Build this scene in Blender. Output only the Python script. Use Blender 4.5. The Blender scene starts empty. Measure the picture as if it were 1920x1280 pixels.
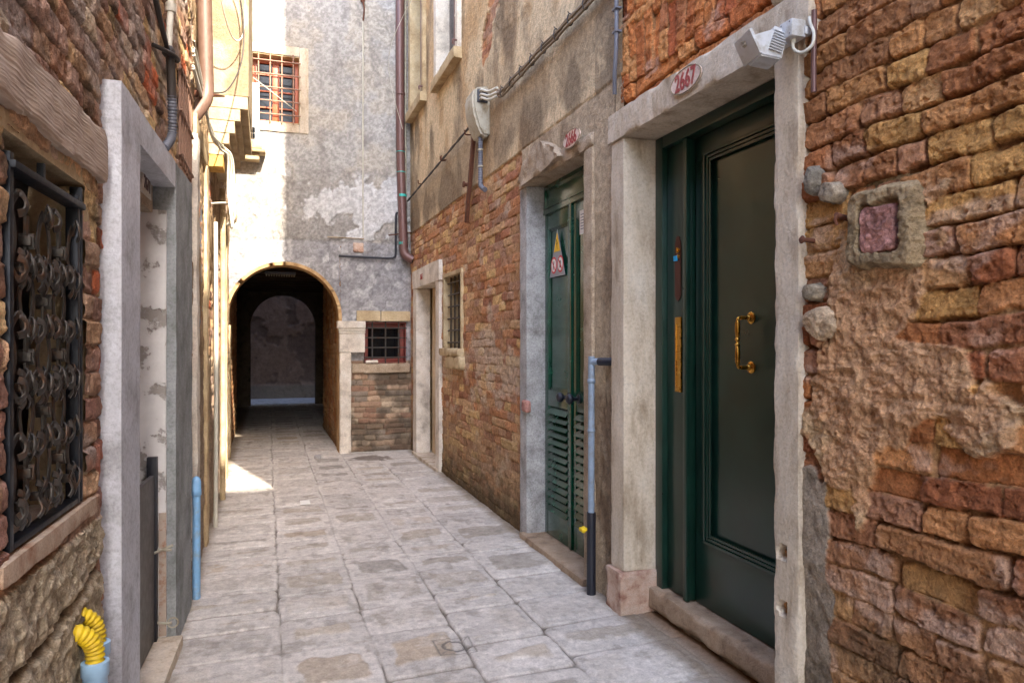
import bpy, bmesh, math, random
import numpy as np
from mathutils import Vector, Matrix
random.seed(7)
sc = bpy.context.scene
col = sc.collection
# ------------------------------------------------------------------ camera, light, exposure
cam = bpy.data.cameras.new('camera'); camo = bpy.data.objects.new('camera', cam); col.objects.link(camo)
camo.location = (0, 0, 1.4); camo.rotation_euler = (math.radians(90), 0, -math.atan(457/1360))
cam.sensor_width = 36; cam.lens = 36*1360/1920; cam.clip_start = .05; cam.clip_end = 500
sc.camera = camo
SUNDIR = Vector((-.27, 1, -.92)).normalized()
w = bpy.data.worlds.new('World'); sc.world = w; w.use_nodes = True
nt = w.node_tree; sky = nt.nodes.new('ShaderNodeTexSky'); sky.sky_type = 'NISHITA'; sky.sun_disc = False
sky.sun_elevation = math.asin(-SUNDIR.z); sky.sun_rotation = math.atan2(-SUNDIR.x, -SUNDIR.y)
sky.dust_density = 2; sky.ozone_density = .75
bg = nt.nodes['Background']; bg.inputs['Strength'].default_value = .15
nt.links.new(sky.outputs[0], bg.inputs[0])
sl = bpy.data.lights.new('sun', 'SUN'); sl.energy = 2.0; sl.angle = math.radians(.55); sl.color = (1, .9, .76)
so = bpy.data.objects.new('sun', sl); col.objects.link(so); so.rotation_euler = SUNDIR.to_track_quat('-Z', 'Y').to_euler()
sc.view_settings.view_transform = 'Standard'; sc.view_settings.look = 'None'; sc.view_settings.gamma = 1
sc.view_settings.exposure = 3.3
sc.cycles.max_bounces = 10; sc.cycles.diffuse_bounces = 6

# ------------------------------------------------------------------ noise
_T = np.random.RandomState(11).rand(256, 256).astype(np.float32)
def vn(x, y, s=0):
    x = np.asarray(x, np.float64)+s*17.31; y = np.asarray(y, np.float64)+s*9.77
    xi = np.floor(x).astype(np.int64); yi = np.floor(y).astype(np.int64)
    fx = x-xi; fy = y-yi; fx = fx*fx*(3-2*fx); fy = fy*fy*(3-2*fy)
    a = _T[xi & 255, yi & 255]; b = _T[(xi+1) & 255, yi & 255]; c = _T[xi & 255, (yi+1) & 255]; d = _T[(xi+1) & 255, (yi+1) & 255]
    return (a*(1-fx)+b*fx)*(1-fy)+(c*(1-fx)+d*fx)*fy
def fbm(x, y, s=0, o=4):
    r = 0; a = .5; t = 0
    for k in range(o):
        r = r+a*vn(x*2**k, y*2**k, s+k*3.1); t += a; a *= .5
    return r/t
def rid(x, y, s=0, o=4):
    r = 0; a = .5; t = 0
    for k in range(o):
        r = r+a*(1-np.abs(2*vn(x*2.1**k+k*5.3, y*2.1**k-k*3.7, s+k*2.3)-1)); t += a; a *= .55
    return r/t
def rnd(i, j, s=0):
    i = np.asarray(i).astype(np.int64); j = np.asarray(j).astype(np.int64)
    return _T[(i*73+s*31+j*17) & 255, (j*59+s*13+i*7) & 255]
def ss(a, b, x):
    t = np.clip((x-a)/(b-a), 0, 1); return t*t*(3-2*t)
def srgb(*c):
    c = np.array(c, float)/255; return np.where(c < .04045, c/12.92, ((c+.055)/1.055)**2.4)
def mix(a, b, t):
    t = np.asarray(t)[..., None] if np.ndim(t) else t
    return a*(1-t)+b*t
def box_mask(x, y, x0, x1, y0, y1, f=.01):
    return ss(x0-f, x0+f, x)*ss(x1+f, x1-f, x)*ss(y0-f, y0+f, y)*ss(y1+f, y1-f, y)
def bricks(u, z, L=.26, H=.078, jit=.3, warp=.012, s=0, kk=.006):
    """-> inward edge distance (m), brick ids, local coords"""
    uu = u+warp*(fbm(u*5, z*9, s+1, 3)-.5)*2; zz = z+warp*(fbm(u*4, z*4, s+2, 3)-.5)*2.4
    row = np.floor(zz/H); fz = zz/H-row
    x = uu/L+row*.5+.4*rnd(row, row*0, s+3)
    i = np.floor(x)
    b = lambda k: k+jit*(rnd(k, row, s+4)-.5)*1.4
    i = np.where(x < b(i), i-1, i); i = np.where(x >= b(i+1), i+1, i)
    b0 = b(i); b1 = b(i+1)
    # a third of the bricks are split into two headers
    sp = (rnd(i, row, s+9) < .33); mid = (b0+b1)/2; hi = sp & (x > mid)
    l = np.where(hi, mid, b0); r = np.where(sp & ~hi, mid, b1)
    ii = i*2+hi
    dx = np.minimum(x-l, r-x)*L
    t0 = .12*(rnd(ii, row, s+5)-.3); t1 = .12*(rnd(ii, row, s+6)-.3)
    dz = np.minimum(fz-t0*.6, 1-t1*.6-fz)*H
    k = kk
    e = -np.log(np.exp(-np.clip(dx, -.1, .3)/k)+np.exp(-np.clip(dz, -.1, .3)/k))*k+.004
    return e, ii, row, (x-l)/(r-l+1e-6), fz
def palette(ii, row, cols, s=0):
    c = np.array([srgb(*q) for q in cols]); k = (rnd(ii, row, s)*len(cols)*.9999).astype(int)
    return c[k]*(0.82+.36*rnd(ii, row, s+1))[..., None]

# ------------------------------------------------------------------ object helpers
def props(o, label=None, cat=None, group=None, kind=None):
    for k, v in (('label', label), ('category', cat), ('group', group), ('kind', kind)):
        if v: o[k] = v
    return o
def thing(name, label, cat, loc=(0, 0, 0), group=None):
    o = bpy.data.objects.new(name, None); col.objects.link(o); o.location = loc; o.empty_display_size = .1
    return props(o, label, cat, group)
def base(o):
    b = Vector((0, 0, 0))
    while o: b += o.location; o = o.parent
    return b
def link(name, me, mat, parent=None, label=None):
    o = bpy.data.objects.new(name, me); col.objects.link(o)
    if mat: me.materials.append(mat)
    if parent:
        me.transform(Matrix.Translation(-base(parent))); o.parent = parent
    if label: o['label'] = label
    return o
def tree_copy(o, parent=None):
    c = o.copy(); col.objects.link(c); c.parent = parent
    for ch in list(o.children): tree_copy(ch, c)
    return c

class MB:
    def __init__(s): s.bm = bmesh.new()
    def box(s, x0, x1, y0, y1, z0, z1, bev=0, rot=None, about=None):
        t = bmesh.new(); bmesh.ops.create_cube(t, size=1)
        for v in t.verts:
            v.co = Vector(((x0+x1)/2+v.co.x*(x1-x0), (y0+y1)/2+v.co.y*(y1-y0), (z0+z1)/2+v.co.z*(z1-z0)))
        if bev: bmesh.ops.bevel(t, geom=t.edges[:], offset=bev, segments=2, affect='EDGES', profile=.6)
        if rot is not None:
            a = Vector(about) if about else Vector(((x0+x1)/2, (y0+y1)/2, (z0+z1)/2))
            bmesh.ops.rotate(t, verts=t.verts[:], cent=a, matrix=rot)
        s.add(t); return s
    def add(s, t):
        me = bpy.data.meshes.new('t'); t.to_mesh(me); t.free(); s.bm.from_mesh(me); bpy.data.meshes.remove(me)
    def tube(s, pts, r, n=10, smooth=True, caps=True, ribs=None, flat=None):
        P = [Vector(p) for p in pts]
        if smooth and len(P) > 2:
            Q = []
            for i in range(len(P)-1):
                p0 = P[max(i-1, 0)]; p1 = P[i]; p2 = P[i+1]; p3 = P[min(i+2, len(P)-1)]
                for k in range(6):
                    t = k/6
                    Q.append(.5*((2*p1)+(-p0+p2)*t+(2*p0-5*p1+4*p2-p3)*t*t+(-p0+3*p1-3*p2+p3)*t**3))
            Q.append(P[-1]); P = Q
        if ribs:
            Q = []
            for i in range(len(P)-1):
                m = max(1, int((P[i+1]-P[i]).length/ribs*4))
                for k in range(m): Q.append(P[i].lerp(P[i+1], k/m))
            Q.append(P[-1]); P = Q
        rings = []; up = None
        for i, p in enumerate(P):
            d = (P[min(i+1, len(P)-1)]-P[max(i-1, 0)])
            if d.length < 1e-9: d = Vector((0, 0, 1))
            d.normalize()
            if up is None:
                up = Vector((0, 0, 1)) if abs(d.z) < .9 else Vector((1, 0, 0))
                if flat: up = Vector(flat[2])
            a = d.cross(up)
            if a.length < 1e-6: a = d.cross(Vector((0, 1, 0)))
            a.normalize(); b = a.cross(d).normalized()
            if not flat: up = b
            rr = r[min(int(i/(len(P)-1)*(len(r)-1)+.5), len(r)-1)] if isinstance(r, (list, tuple)) else r
            if ribs: rr = rr*(1 if i % 4 in (0, 1) else .84)
            ring = []
            for k in range(n):
                t = 2*math.pi*(k+.5)/n
                ra, rb = (flat[0]*rr, flat[1]*rr) if flat else (rr, rr)
                ring.append(s.bm.verts.new(p+a*math.cos(t)*ra+b*math.sin(t)*rb))
            rings.append(ring)
        for i in range(len(rings)-1):
            for k in range(n):
                s.bm.faces.new((rings[i][k], rings[i][(k+1) % n], rings[i+1][(k+1) % n], rings[i+1][k]))
        if caps:
            s.bm.faces.new(rings[0][::-1]); s.bm.faces.new(rings[-1])
        return s
    def lathe(s, c, axis, prof, n=20):
        """prof: (r, t) along axis"""
        ax = Vector(axis).normalized(); u = ax.orthogonal().normalized(); v = ax.cross(u)
        rings = []
        for r, t in prof:
            rings.append([s.bm.verts.new(Vector(c)+ax*t+(u*math.cos(2*math.pi*k/n)+v*math.sin(2*math.pi*k/n))*max(r, 1e-4)) for k in range(n)])
        for i in range(len(rings)-1):
            for k in range(n): s.bm.faces.new((rings[i][k], rings[i][(k+1) % n], rings[i+1][(k+1) % n], rings[i+1][k]))
        s.bm.faces.new(rings[0][::-1]); s.bm.faces.new(rings[-1]); return s
    def prism(s, pts, ext):
        """closed polygon pts (3d) extruded by vector"""
        a = [s.bm.verts.new(Vector(p)) for p in pts]; b = [s.bm.verts.new(Vector(p)+Vector(ext)) for p in pts]
        s.bm.faces.new(a[::-1]); s.bm.faces.new(b)
        for i in range(len(a)): s.bm.faces.new((a[i], a[(i+1) % len(a)], b[(i+1) % len(a)], b[i]))
        return s
    def rough(s, x0, x1, y0, y1, z0, z1, amp=.006, r=.012, step=.03, seed=0, chip=1):
        """weathered stone block: rounded, chipped, uneven"""
        c = np.array([(x0+x1)/2, (y0+y1)/2, (z0+z1)/2]); hd = np.array([x1-x0, y1-y0, z1-z0])/2
        V = {}; F = []
        n = [max(2, min(160, int(2*q/step))) for q in hd]
        def key(i, j, k):
            if (i, j, k) not in V: V[(i, j, k)] = len(V)
            return V[(i, j, k)]
        for ax in range(3):
            a, b = [q for q in range(3) if q != ax]
            for side in (0, n[ax]):
                for i in range(n[a]):
                    for j in range(n[b]):
                        q = []
                        for (p, t) in ((i, j), (i+1, j), (i+1, j+1), (i, j+1)):
                            w_ = [0, 0, 0]; w_[ax] = side; w_[a] = p; w_[b] = t; q.append(key(*w_))
                        if (side == 0) ^ (ax == 1): q = q[::-1]
                        F.append(q)
        P = np.array([[k[q]/n[q]*2-1 for q in range(3)] for k in V])*hd
        W = P+c
        nz = lambda f, sd: fbm(W[:, 0]*f*.7+W[:, 2]*f, W[:, 1]*f+W[:, 0]*f*.4, seed+sd, 4)
        rr = np.minimum(r*(.4+chip*2.4*np.maximum(nz(9, 1)-.42, 0)*3), min(hd)*.95)[:, None]
        inner = np.clip(P, -hd+rr, hd-rr); d = P-inner; L = np.linalg.norm(d, axis=1)[:, None]
        P2 = np.where(L > 1e-9, inner+d/np.maximum(L, 1e-9)*np.minimum(L, rr), P)
        nr = P2-inner*.98; nr = d/np.maximum(L, 1e-9)
        P2 = P2+nr*((nz(14, 2)-.5)[:, None]*2*amp)
        P2 = P2+np.stack([(nz(3, 4)-.5), (nz(3, 5)-.5), (nz(3, 6)-.5)], 1)*amp*1.2
        vs = [s.bm.verts.new(p) for p in (P2+c)]
        for q in F: s.bm.faces.new([vs[k] for k in q])
        return s
    def build(s, name, mat, parent=None, smooth=None, label=None):
        bmesh.ops.recalc_face_normals(s.bm, faces=s.bm.faces[:])
        me = bpy.data.meshes.new(name); s.bm.to_mesh(me); s.bm.free()
        if smooth is not None:
            me.polygons.foreach_set('use_smooth', [True]*len(me.polygons))
            me.set_sharp_from_angle(angle=math.radians(smooth))
        return link(name, me, mat, parent, label)

def field_mesh(name, chunks, boxes=()):
    """chunks: (P0,U,V,N,us,vs,fun) ; fun(U,V)->(h,col,keep)"""
    VV = []; CC = []; FF = []; n0 = 0
    for P0, U, V, N, us, vs, fun in chunks:
        u, v = np.meshgrid(us, vs, indexing='ij')
        h, c, keep = fun(u, v)
        P0, U, V, N = [np.array(q, float) for q in (P0, U, V, N)]
        P = P0+u[..., None]*U+v[..., None]*V+h[..., None]*N
        nu, nv = u.shape
        idx = np.arange(nu*nv).reshape(nu, nv)
        um = (us[1:]+us[:-1])/2; vm = (vs[1:]+vs[:-1])/2
        q = np.stack([idx[:-1, :-1], idx[1:, :-1], idx[1:, 1:], idx[:-1, 1:]], -1)
        k = keep[:-1, :-1] & keep[1:, 1:] & keep[1:, :-1] & keep[:-1, 1:]
        q = q[k].reshape(-1, 4)
        if np.dot(np.cross(U, V), N) < 0: q = q[:, ::-1]
        used = np.zeros(nu*nv, bool); used[q.ravel()] = True
        rm = np.cumsum(used)-1
        VV.append(P.reshape(-1, 3)[used]); cc = np.ones((nu*nv, 4)); cc[:, :3] = np.clip(c.reshape(-1, 3), 0.004, .95); CC.append(cc[used])
        FF.append(rm[q]+n0); n0 += int(used.sum())
    for (x0, x1, y0, y1, z0, z1, c) in boxes:
        vs_ = np.array([[x, y, z] for x in (x0, x1) for y in (y0, y1) for z in (z0, z1)], float)
        VV.append(vs_); CC.append(np.tile(np.append(srgb(*c), 1), (8, 1)))
        FF.append(np.array([[0, 1, 3, 2], [4, 6, 7, 5], [0, 4, 5, 1], [2, 3, 7, 6], [0, 2, 6, 4], [1, 5, 7, 3]])+n0); n0 += 8
    V_ = np.concatenate(VV); C_ = np.concatenate(CC); F_ = np.concatenate(FF)
    me = bpy.data.meshes.new(name)
    me.vertices.add(len(V_)); me.vertices.foreach_set('co', V_.astype(np.float32).ravel())
    me.loops.add(F_.size); me.loops.foreach_set('vertex_index', F_.astype(np.int32).ravel())
    me.polygons.add(len(F_)); me.polygons.foreach_set('loop_start', (np.arange(len(F_))*4).astype(np.int32))
    try: me.polygons.foreach_set('loop_total', np.full(len(F_), 4, np.int32))
    except Exception: pass
    me.update(calc_edges=True); me.validate()
    me.polygons.foreach_set('use_smooth', [True]*len(me.polygons)); me.set_sharp_from_angle(angle=math.radians(60))
    a = me.color_attributes.new('Col', 'FLOAT_COLOR', 'POINT'); a.data.foreach_set('color', C_.astype(np.float32).ravel())
    return me
def rng(*a):
    """rng(start, (end, step), (end, step)...)"""
    out = [a[0]]
    for e, st in a[1:]:
        n = max(1, int(round((e-out[-1])/st))); out += list(np.linspace(out[-1], e, n+1)[1:])
    return np.array(out)

# ------------------------------------------------------------------ materials
def newmat(name):
    m = bpy.data.materials.new(name); m.use_nodes = True; return m, m.node_tree, m.node_tree.nodes['Principled BSDF']
def N(nt, t, **k):
    n = nt.nodes.new(t)
    for a, b in k.items(): setattr(n, a, b)
    return n
def noise(nt, sc_, det=5, rough=.6, coord=None, stretch=None):
    tc = N(nt, 'ShaderNodeTexCoord'); n = N(nt, 'ShaderNodeTexNoise'); n.inputs['Scale'].default_value = sc_
    n.inputs['Detail'].default_value = det; n.inputs['Roughness'].default_value = rough
    if stretch:
        mp = N(nt, 'ShaderNodeMapping'); mp.inputs['Scale'].default_value = stretch
        nt.links.new(tc.outputs['Object'], mp.inputs[0]); nt.links.new(mp.outputs[0], n.inputs[0])
    else: nt.links.new(tc.outputs['Object'], n.inputs[0])
    return n
def ramp(nt, src, stops):
    r = N(nt, 'ShaderNodeValToRGB'); e = r.color_ramp.elements
    while len(e) < len(stops): e.new(.5)
    for q, (p, c) in zip(e, stops): q.position = p; q.color = (*c, 1) if len(c) == 3 else c
    nt.links.new(src, r.inputs[0]); return r
def bump(nt, b, src, strength=.3, dist=.004, chain=None):
    n = N(nt, 'ShaderNodeBump'); n.inputs['Strength'].default_value = strength; n.inputs['Distance'].default_value = dist
    nt.links.new(src, n.inputs['Height'])
    if chain: nt.links.new(chain.outputs[0], n.inputs['Normal'])
    nt.links.new(n.outputs[0], b.inputs['Normal']); return n
def masonry(name, fine=140, amp=.3, rough=.95, bd=.004, pit=.5):
    m, nt, b = newmat(name)
    at = N(nt, 'ShaderNodeVertexColor'); at.layer_name = 'Col'
    n1 = noise(nt, fine, 4, .75); n2 = noise(nt, fine*.2, 6, .72)
    tc = N(nt, 'ShaderNodeTexCoord'); vo = N(nt, 'ShaderNodeTexVoronoi'); vo.inputs['Scale'].default_value = fine*.55; nt.links.new(tc.outputs['Object'], vo.inputs['Vector'])
    r3 = ramp(nt, vo.outputs['Distance'], [(.06, (.55,)*3), (.22, (1,)*3)])
    r1 = ramp(nt, n1.outputs[0], [(.3, (1-amp,)*3), (.68, (1+amp*.8,)*3)]); r2 = ramp(nt, n2.outputs[0], [(.34, (1-amp*.9,)*3), (.5, (1,)*3), (.66, (1+amp*.6,)*3)])
    out = at.outputs[0]
    for r_, f_ in ((r1, 1), (r2, 1), (r3, pit)):
        a = N(nt, 'ShaderNodeMix', data_type='RGBA', blend_type='MULTIPLY'); a.inputs[0].default_value = f_
        nt.links.new(out, a.inputs[6]); nt.links.new(r_.outputs[0], a.inputs[7]); out = a.outputs[2]
    nt.links.new(out, b.inputs['Base Color'])
    b.inputs['Roughness'].default_value = rough; b.inputs['Specular IOR Level'].default_value = .2
    x = bump(nt, b, n1.outputs[0], .9, bd*1.6); y = bump(nt, b, n2.outputs[0], .9, bd*5, x)
    if pit: bump(nt, b, r3.outputs[0], pit, bd*.8, y)
    return m
def stone(name, base_, dark, light=None, sc_=9, rough=.85, pits=.5, stretch=None, bd=.004):
    m, nt, b = newmat(name); light = light or tuple(min(255, q*1.12) for q in base_)
    n1 = noise(nt, sc_, 7, .65, stretch=stretch); n2 = noise(nt, sc_*14, 5, .7); n3 = noise(nt, sc_*.35, 4, .6)
    r = ramp(nt, n1.outputs[0], [(.3, srgb(*dark)), (.48, srgb(*base_)), (.7, srgb(*light))])
    r2 = ramp(nt, n2.outputs[0], [(.36, (.6,)*3), (.5, (.95,)*3), (.62, (1.12,)*3)]); r3 = ramp(nt, n3.outputs[0], [(.35, (.8,)*3), (.65, (1.08,)*3)])
    a = N(nt, 'ShaderNodeMix', data_type='RGBA', blend_type='MULTIPLY'); a.inputs[0].default_value = pits
    c = N(nt, 'ShaderNodeMix', data_type='RGBA', blend_type='MULTIPLY'); c.inputs[0].default_value = .8
    nt.links.new(r.outputs[0], a.inputs[6]); nt.links.new(r2.outputs[0], a.inputs[7])
    nt.links.new(a.outputs[2], c.inputs[6]); nt.links.new(r3.outputs[0], c.inputs[7]); nt.links.new(c.outputs[2], b.inputs['Base Color'])
    b.inputs['Roughness'].default_value = rough; b.inputs['Specular IOR Level'].default_value = .3
    x = bump(nt, b, n2.outputs[0], .9, bd*1.5); bump(nt, b, n1.outputs[0], .7, bd*4, x)
    return m
def paint(name, c, rough=.4, metal=0, var=.12, coat=0, sc_=25, bd=.0006, dirt=None):
    m, nt, b = newmat(name); n = noise(nt, sc_, 5, .6); c = np.array(srgb(*c))
    r = ramp(nt, n.outputs[0], [(.3, tuple(c*(1-var))), (.7, tuple(np.minimum(c*(1+var), 1)))])
    out = r.outputs[0]
    if dirt:
        n2 = noise(nt, 14, 6, .75); r2 = ramp(nt, n2.outputs[0], [(.5, (0,)*3), (.66, (1,)*3)])
        mx = N(nt, 'ShaderNodeMix', data_type='RGBA'); nt.links.new(r2.outputs[0], mx.inputs[0]); nt.links.new(out, mx.inputs[6])
        mx.inputs[7].default_value = (*srgb(*dirt), 1); out = mx.outputs[2]
    nt.links.new(out, b.inputs['Base Color'])
    rr = ramp(nt, n.outputs[0], [(.3, (rough*.85,)*3), (.7, (min(1, rough*1.2),)*3)]); nt.links.new(rr.outputs[0], b.inputs['Roughness'])
    b.inputs['Metallic'].default_value = metal; b.inputs['Coat Weight'].default_value = coat; b.inputs['Coat Roughness'].default_value = .12
    bump(nt, b, n.outputs[0], .3, bd); return m
M = {}
M['wall'] = masonry('weathered_masonry', 130, .34, bd=.004, pit=.6); M['wallfine'] = masonry('weathered_plaster', 60, .15, bd=.003, pit=.2)
M['pave'] = masonry('worn_trachyte', 120, .2, .72, .0012, .5)
M['istria'] = stone('istrian_stone', (200, 184, 162), (152, 132, 108), (218, 206, 188), 5, pits=.45, stretch=(1.6, 1.6, .5))
M['istria_white'] = stone('pale_stone', (215, 205, 190), (170, 160, 148), (228, 222, 212), 6, pits=.5)
M['greystone'] = stone('grey_stone', (164, 162, 160), (118, 114, 110), (190, 189, 188), 6, pits=.8)
M['cement'] = stone('rough_cement', (176, 156, 132), (134, 114, 92), (196, 178, 156), 8, pits=.9, bd=.006)
M['marble'] = stone('pink_marble', (190, 160, 140), (140, 92, 78), (205, 185, 170), 12)
M['pinkstone'] = stone('pink_rough_stone', (182, 130, 118), (150, 95, 85), (196, 150, 138), 16, pits=1)
M['greycement'] = stone('grey_mortar', (160, 143, 118), (122, 105, 84), None, 14, pits=1)
M['sill'] = stone('worn_sill', (165, 140, 115), (118, 95, 76), (185, 162, 138), 10, rough=.6)
M['greenb'] = paint('dark_green_paint', (14, 44, 34), .32, var=.3, coat=.15, sc_=5, bd=.002)
M['greenl'] = paint('green_gloss_paint', (10, 66, 48), .24, var=.25, coat=.4, sc_=7, bd=.003)
M['brass'] = paint('brass', (190, 140, 60), .28, 1, .15)
M['bronze'] = paint('brown_plate', (84, 44, 34), .35, .6, .15)
M['iron'] = paint('wrought_iron', (74, 70, 66), .5, .6, .3, sc_=60, dirt=(96, 66, 44))
M['ironframe'] = paint('iron_frame', (34, 38, 46), .45, .5, .3, sc_=40)
M['rust'] = paint('rusty_iron', (96, 58, 40), .8, .2, .35, sc_=50)
M['white'] = paint('white_enamel', (186, 188, 190), .45, var=.08, dirt=(160, 156, 148))
M['greyplastic'] = paint('grey_plastic', (166, 160, 144), .55, var=.12, dirt=(140, 128, 104))
M['bluepipe'] = paint('pale_blue_pvc', (128, 144, 162), .45, var=.15, dirt=(120, 124, 126))
M['skypipe'] = paint('sky_blue_pvc', (120, 166, 206), .45, var=.1, dirt=(132, 152, 168))
M['paleblue'] = paint('light_blue_pvc', (150, 185, 215), .35, var=.05)
M['black'] = paint('black_rubber', (28, 30, 40), .45, var=.1)
M['yellow'] = paint('yellow_plastic', (214, 182, 26), .5, var=.12, dirt=(170, 140, 50))
M['conduit'] = paint('grey_conduit', (95, 98, 108), .5, var=.1)
M['cable'] = paint('old_cable', (120, 104, 84), .7, var=.25)
M['darkcable'] = paint('dark_cable', (52, 46, 42), .6, var=.25)
M['whitecable'] = paint('pale_cable', (190, 186, 172), .6, var=.1)
M['drain'] = paint('brown_downpipe', (104, 76, 72), .4, .2, .12)
M['tandrain'] = paint('dusty_brown_downpipe', (104, 80, 68), .5, .1, .12)
M['teal'] = paint('teal_tape', (50, 165, 155), .5)
M['redpaint'] = paint('stencil_red', (150, 62, 58), .8, dirt=(190, 130, 115))
M['plate'] = stone('oval_limewash', (222, 196, 180), (205, 172, 152), (230, 210, 198), 12, pits=.3)
M['redwood'] = paint('red_brown_window_paint', (168, 84, 48), .45, var=.12)
M['glass'] = paint('dark_glass', (16, 18, 22), .12, var=.1); M['glass'].node_tree.nodes['Principled BSDF'].inputs['Specular IOR Level'].default_value = .25
M['black_ink'] = paint('black_ink', (20, 20, 20), .5)
M['signred'] = paint('sign_red', (200, 36, 44), .4); M['signyellow'] = paint('sign_yellow', (240, 190, 10), .35); M['signgrey'] = paint('sign_grey', (150, 152, 158), .35, .3)
M['paper'] = paint('paper', (225, 222, 215), .8, var=.04)
M['blueplastic'] = paint('blue_tag', (40, 150, 200), .5)
M['beam'] = stone('dark_beam_wood', (70, 55, 42), (42, 32, 26), None, 4, stretch=(1, 8, 8))
M['cream'] = stone('cream_plaster', (186, 164, 128), (150, 126, 92), (204, 186, 152), 5, pits=.4)
M['doorcream'] = stone('beige_door_paint', (200, 180, 150), (176, 152, 122), None, 4, pits=.3, bd=.001)
M['whitepost'] = stone('whitewashed_cement', (196, 198, 204), (158, 158, 160), (212, 214, 220), 5, rough=.75, pits=.6, bd=.002)
M['greypost'] = stone('grey_cement_post', (142, 146, 146), (108, 112, 110), (165, 168, 170), 6, rough=.75, pits=.7, bd=.002)
M['gate'] = paint('grey_flood_gate', (92, 88, 86), .5, .3, .08)
M['shutterwood'] = stone('grey_weathered_wood', (120, 112, 108), (90, 82, 78), None, 5, stretch=(8, 8, 1), pits=.6)
def woodmat(name, a, b_, c, stretch):
    m, nt, b = newmat(name); n = noise(nt, 6, 6, .6, stretch=stretch); n2 = noise(nt, 3, 3, .5)
    wv = N(nt, 'ShaderNodeTexWave'); wv.wave_type = 'BANDS'; wv.bands_direction = 'Z'; wv.inputs['Scale'].default_value = 14; wv.inputs['Distortion'].default_value = 9; wv.inputs['Detail'].default_value = 3; wv.inputs['Detail Scale'].default_value = .7
    tc = N(nt, 'ShaderNodeTexCoord'); mp = N(nt, 'ShaderNodeMapping'); mp.inputs['Scale'].default_value = (1, .35, 2.2); nt.links.new(tc.outputs['Object'], mp.inputs[0]); nt.links.new(mp.outputs[0], wv.inputs[0])
    mx = N(nt, 'ShaderNodeMix'); mx.inputs[0].default_value = .14; nt.links.new(n.outputs[0], mx.inputs[2]); nt.links.new(wv.outputs[1], mx.inputs[3])
    r = ramp(nt, mx.outputs[0], [(.25, srgb(*a)), (.5, srgb(*b_)), (.75, srgb(*c))]); nt.links.new(r.outputs[0], b.inputs['Base Color'])
    b.inputs['Roughness'].default_value = .85; bump(nt, b, mx.outputs[0], .6, .006); return m
M['oldwood'] = woodmat('old_lintel_wood', (134, 116, 100), (176, 156, 138), (202, 186, 170), (1, 1.5, 25))

def text_mesh(txt, size, at, right, up, ext=.0015, sx=1, bold=0):
    c = bpy.data.curves.new('t', 'FONT'); c.body = txt; c.size = size; c.extrude = ext; c.align_x = 'CENTER'; c.align_y = 'CENTER'; c.offset = bold
    o = bpy.data.objects.new('t', c); col.objects.link(o)
    dg = bpy.context.evaluated_depsgraph_get(); dg.update()
    me = bpy.data.meshes.new_from_object(o.evaluated_get(dg)); bpy.data.objects.remove(o)
    R = Vector(right); U = Vector(up); Nn = R.cross(U)
    m = Matrix(((R.x*sx, U.x, Nn.x, at[0]), (R.y*sx, U.y, Nn.y, at[1]), (R.z*sx, U.z, Nn.z, at[2]), (0, 0, 0, 1)))
    me.transform(m); me.materials.clear(); return me
RX = 1.75      # right house fronts
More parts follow.
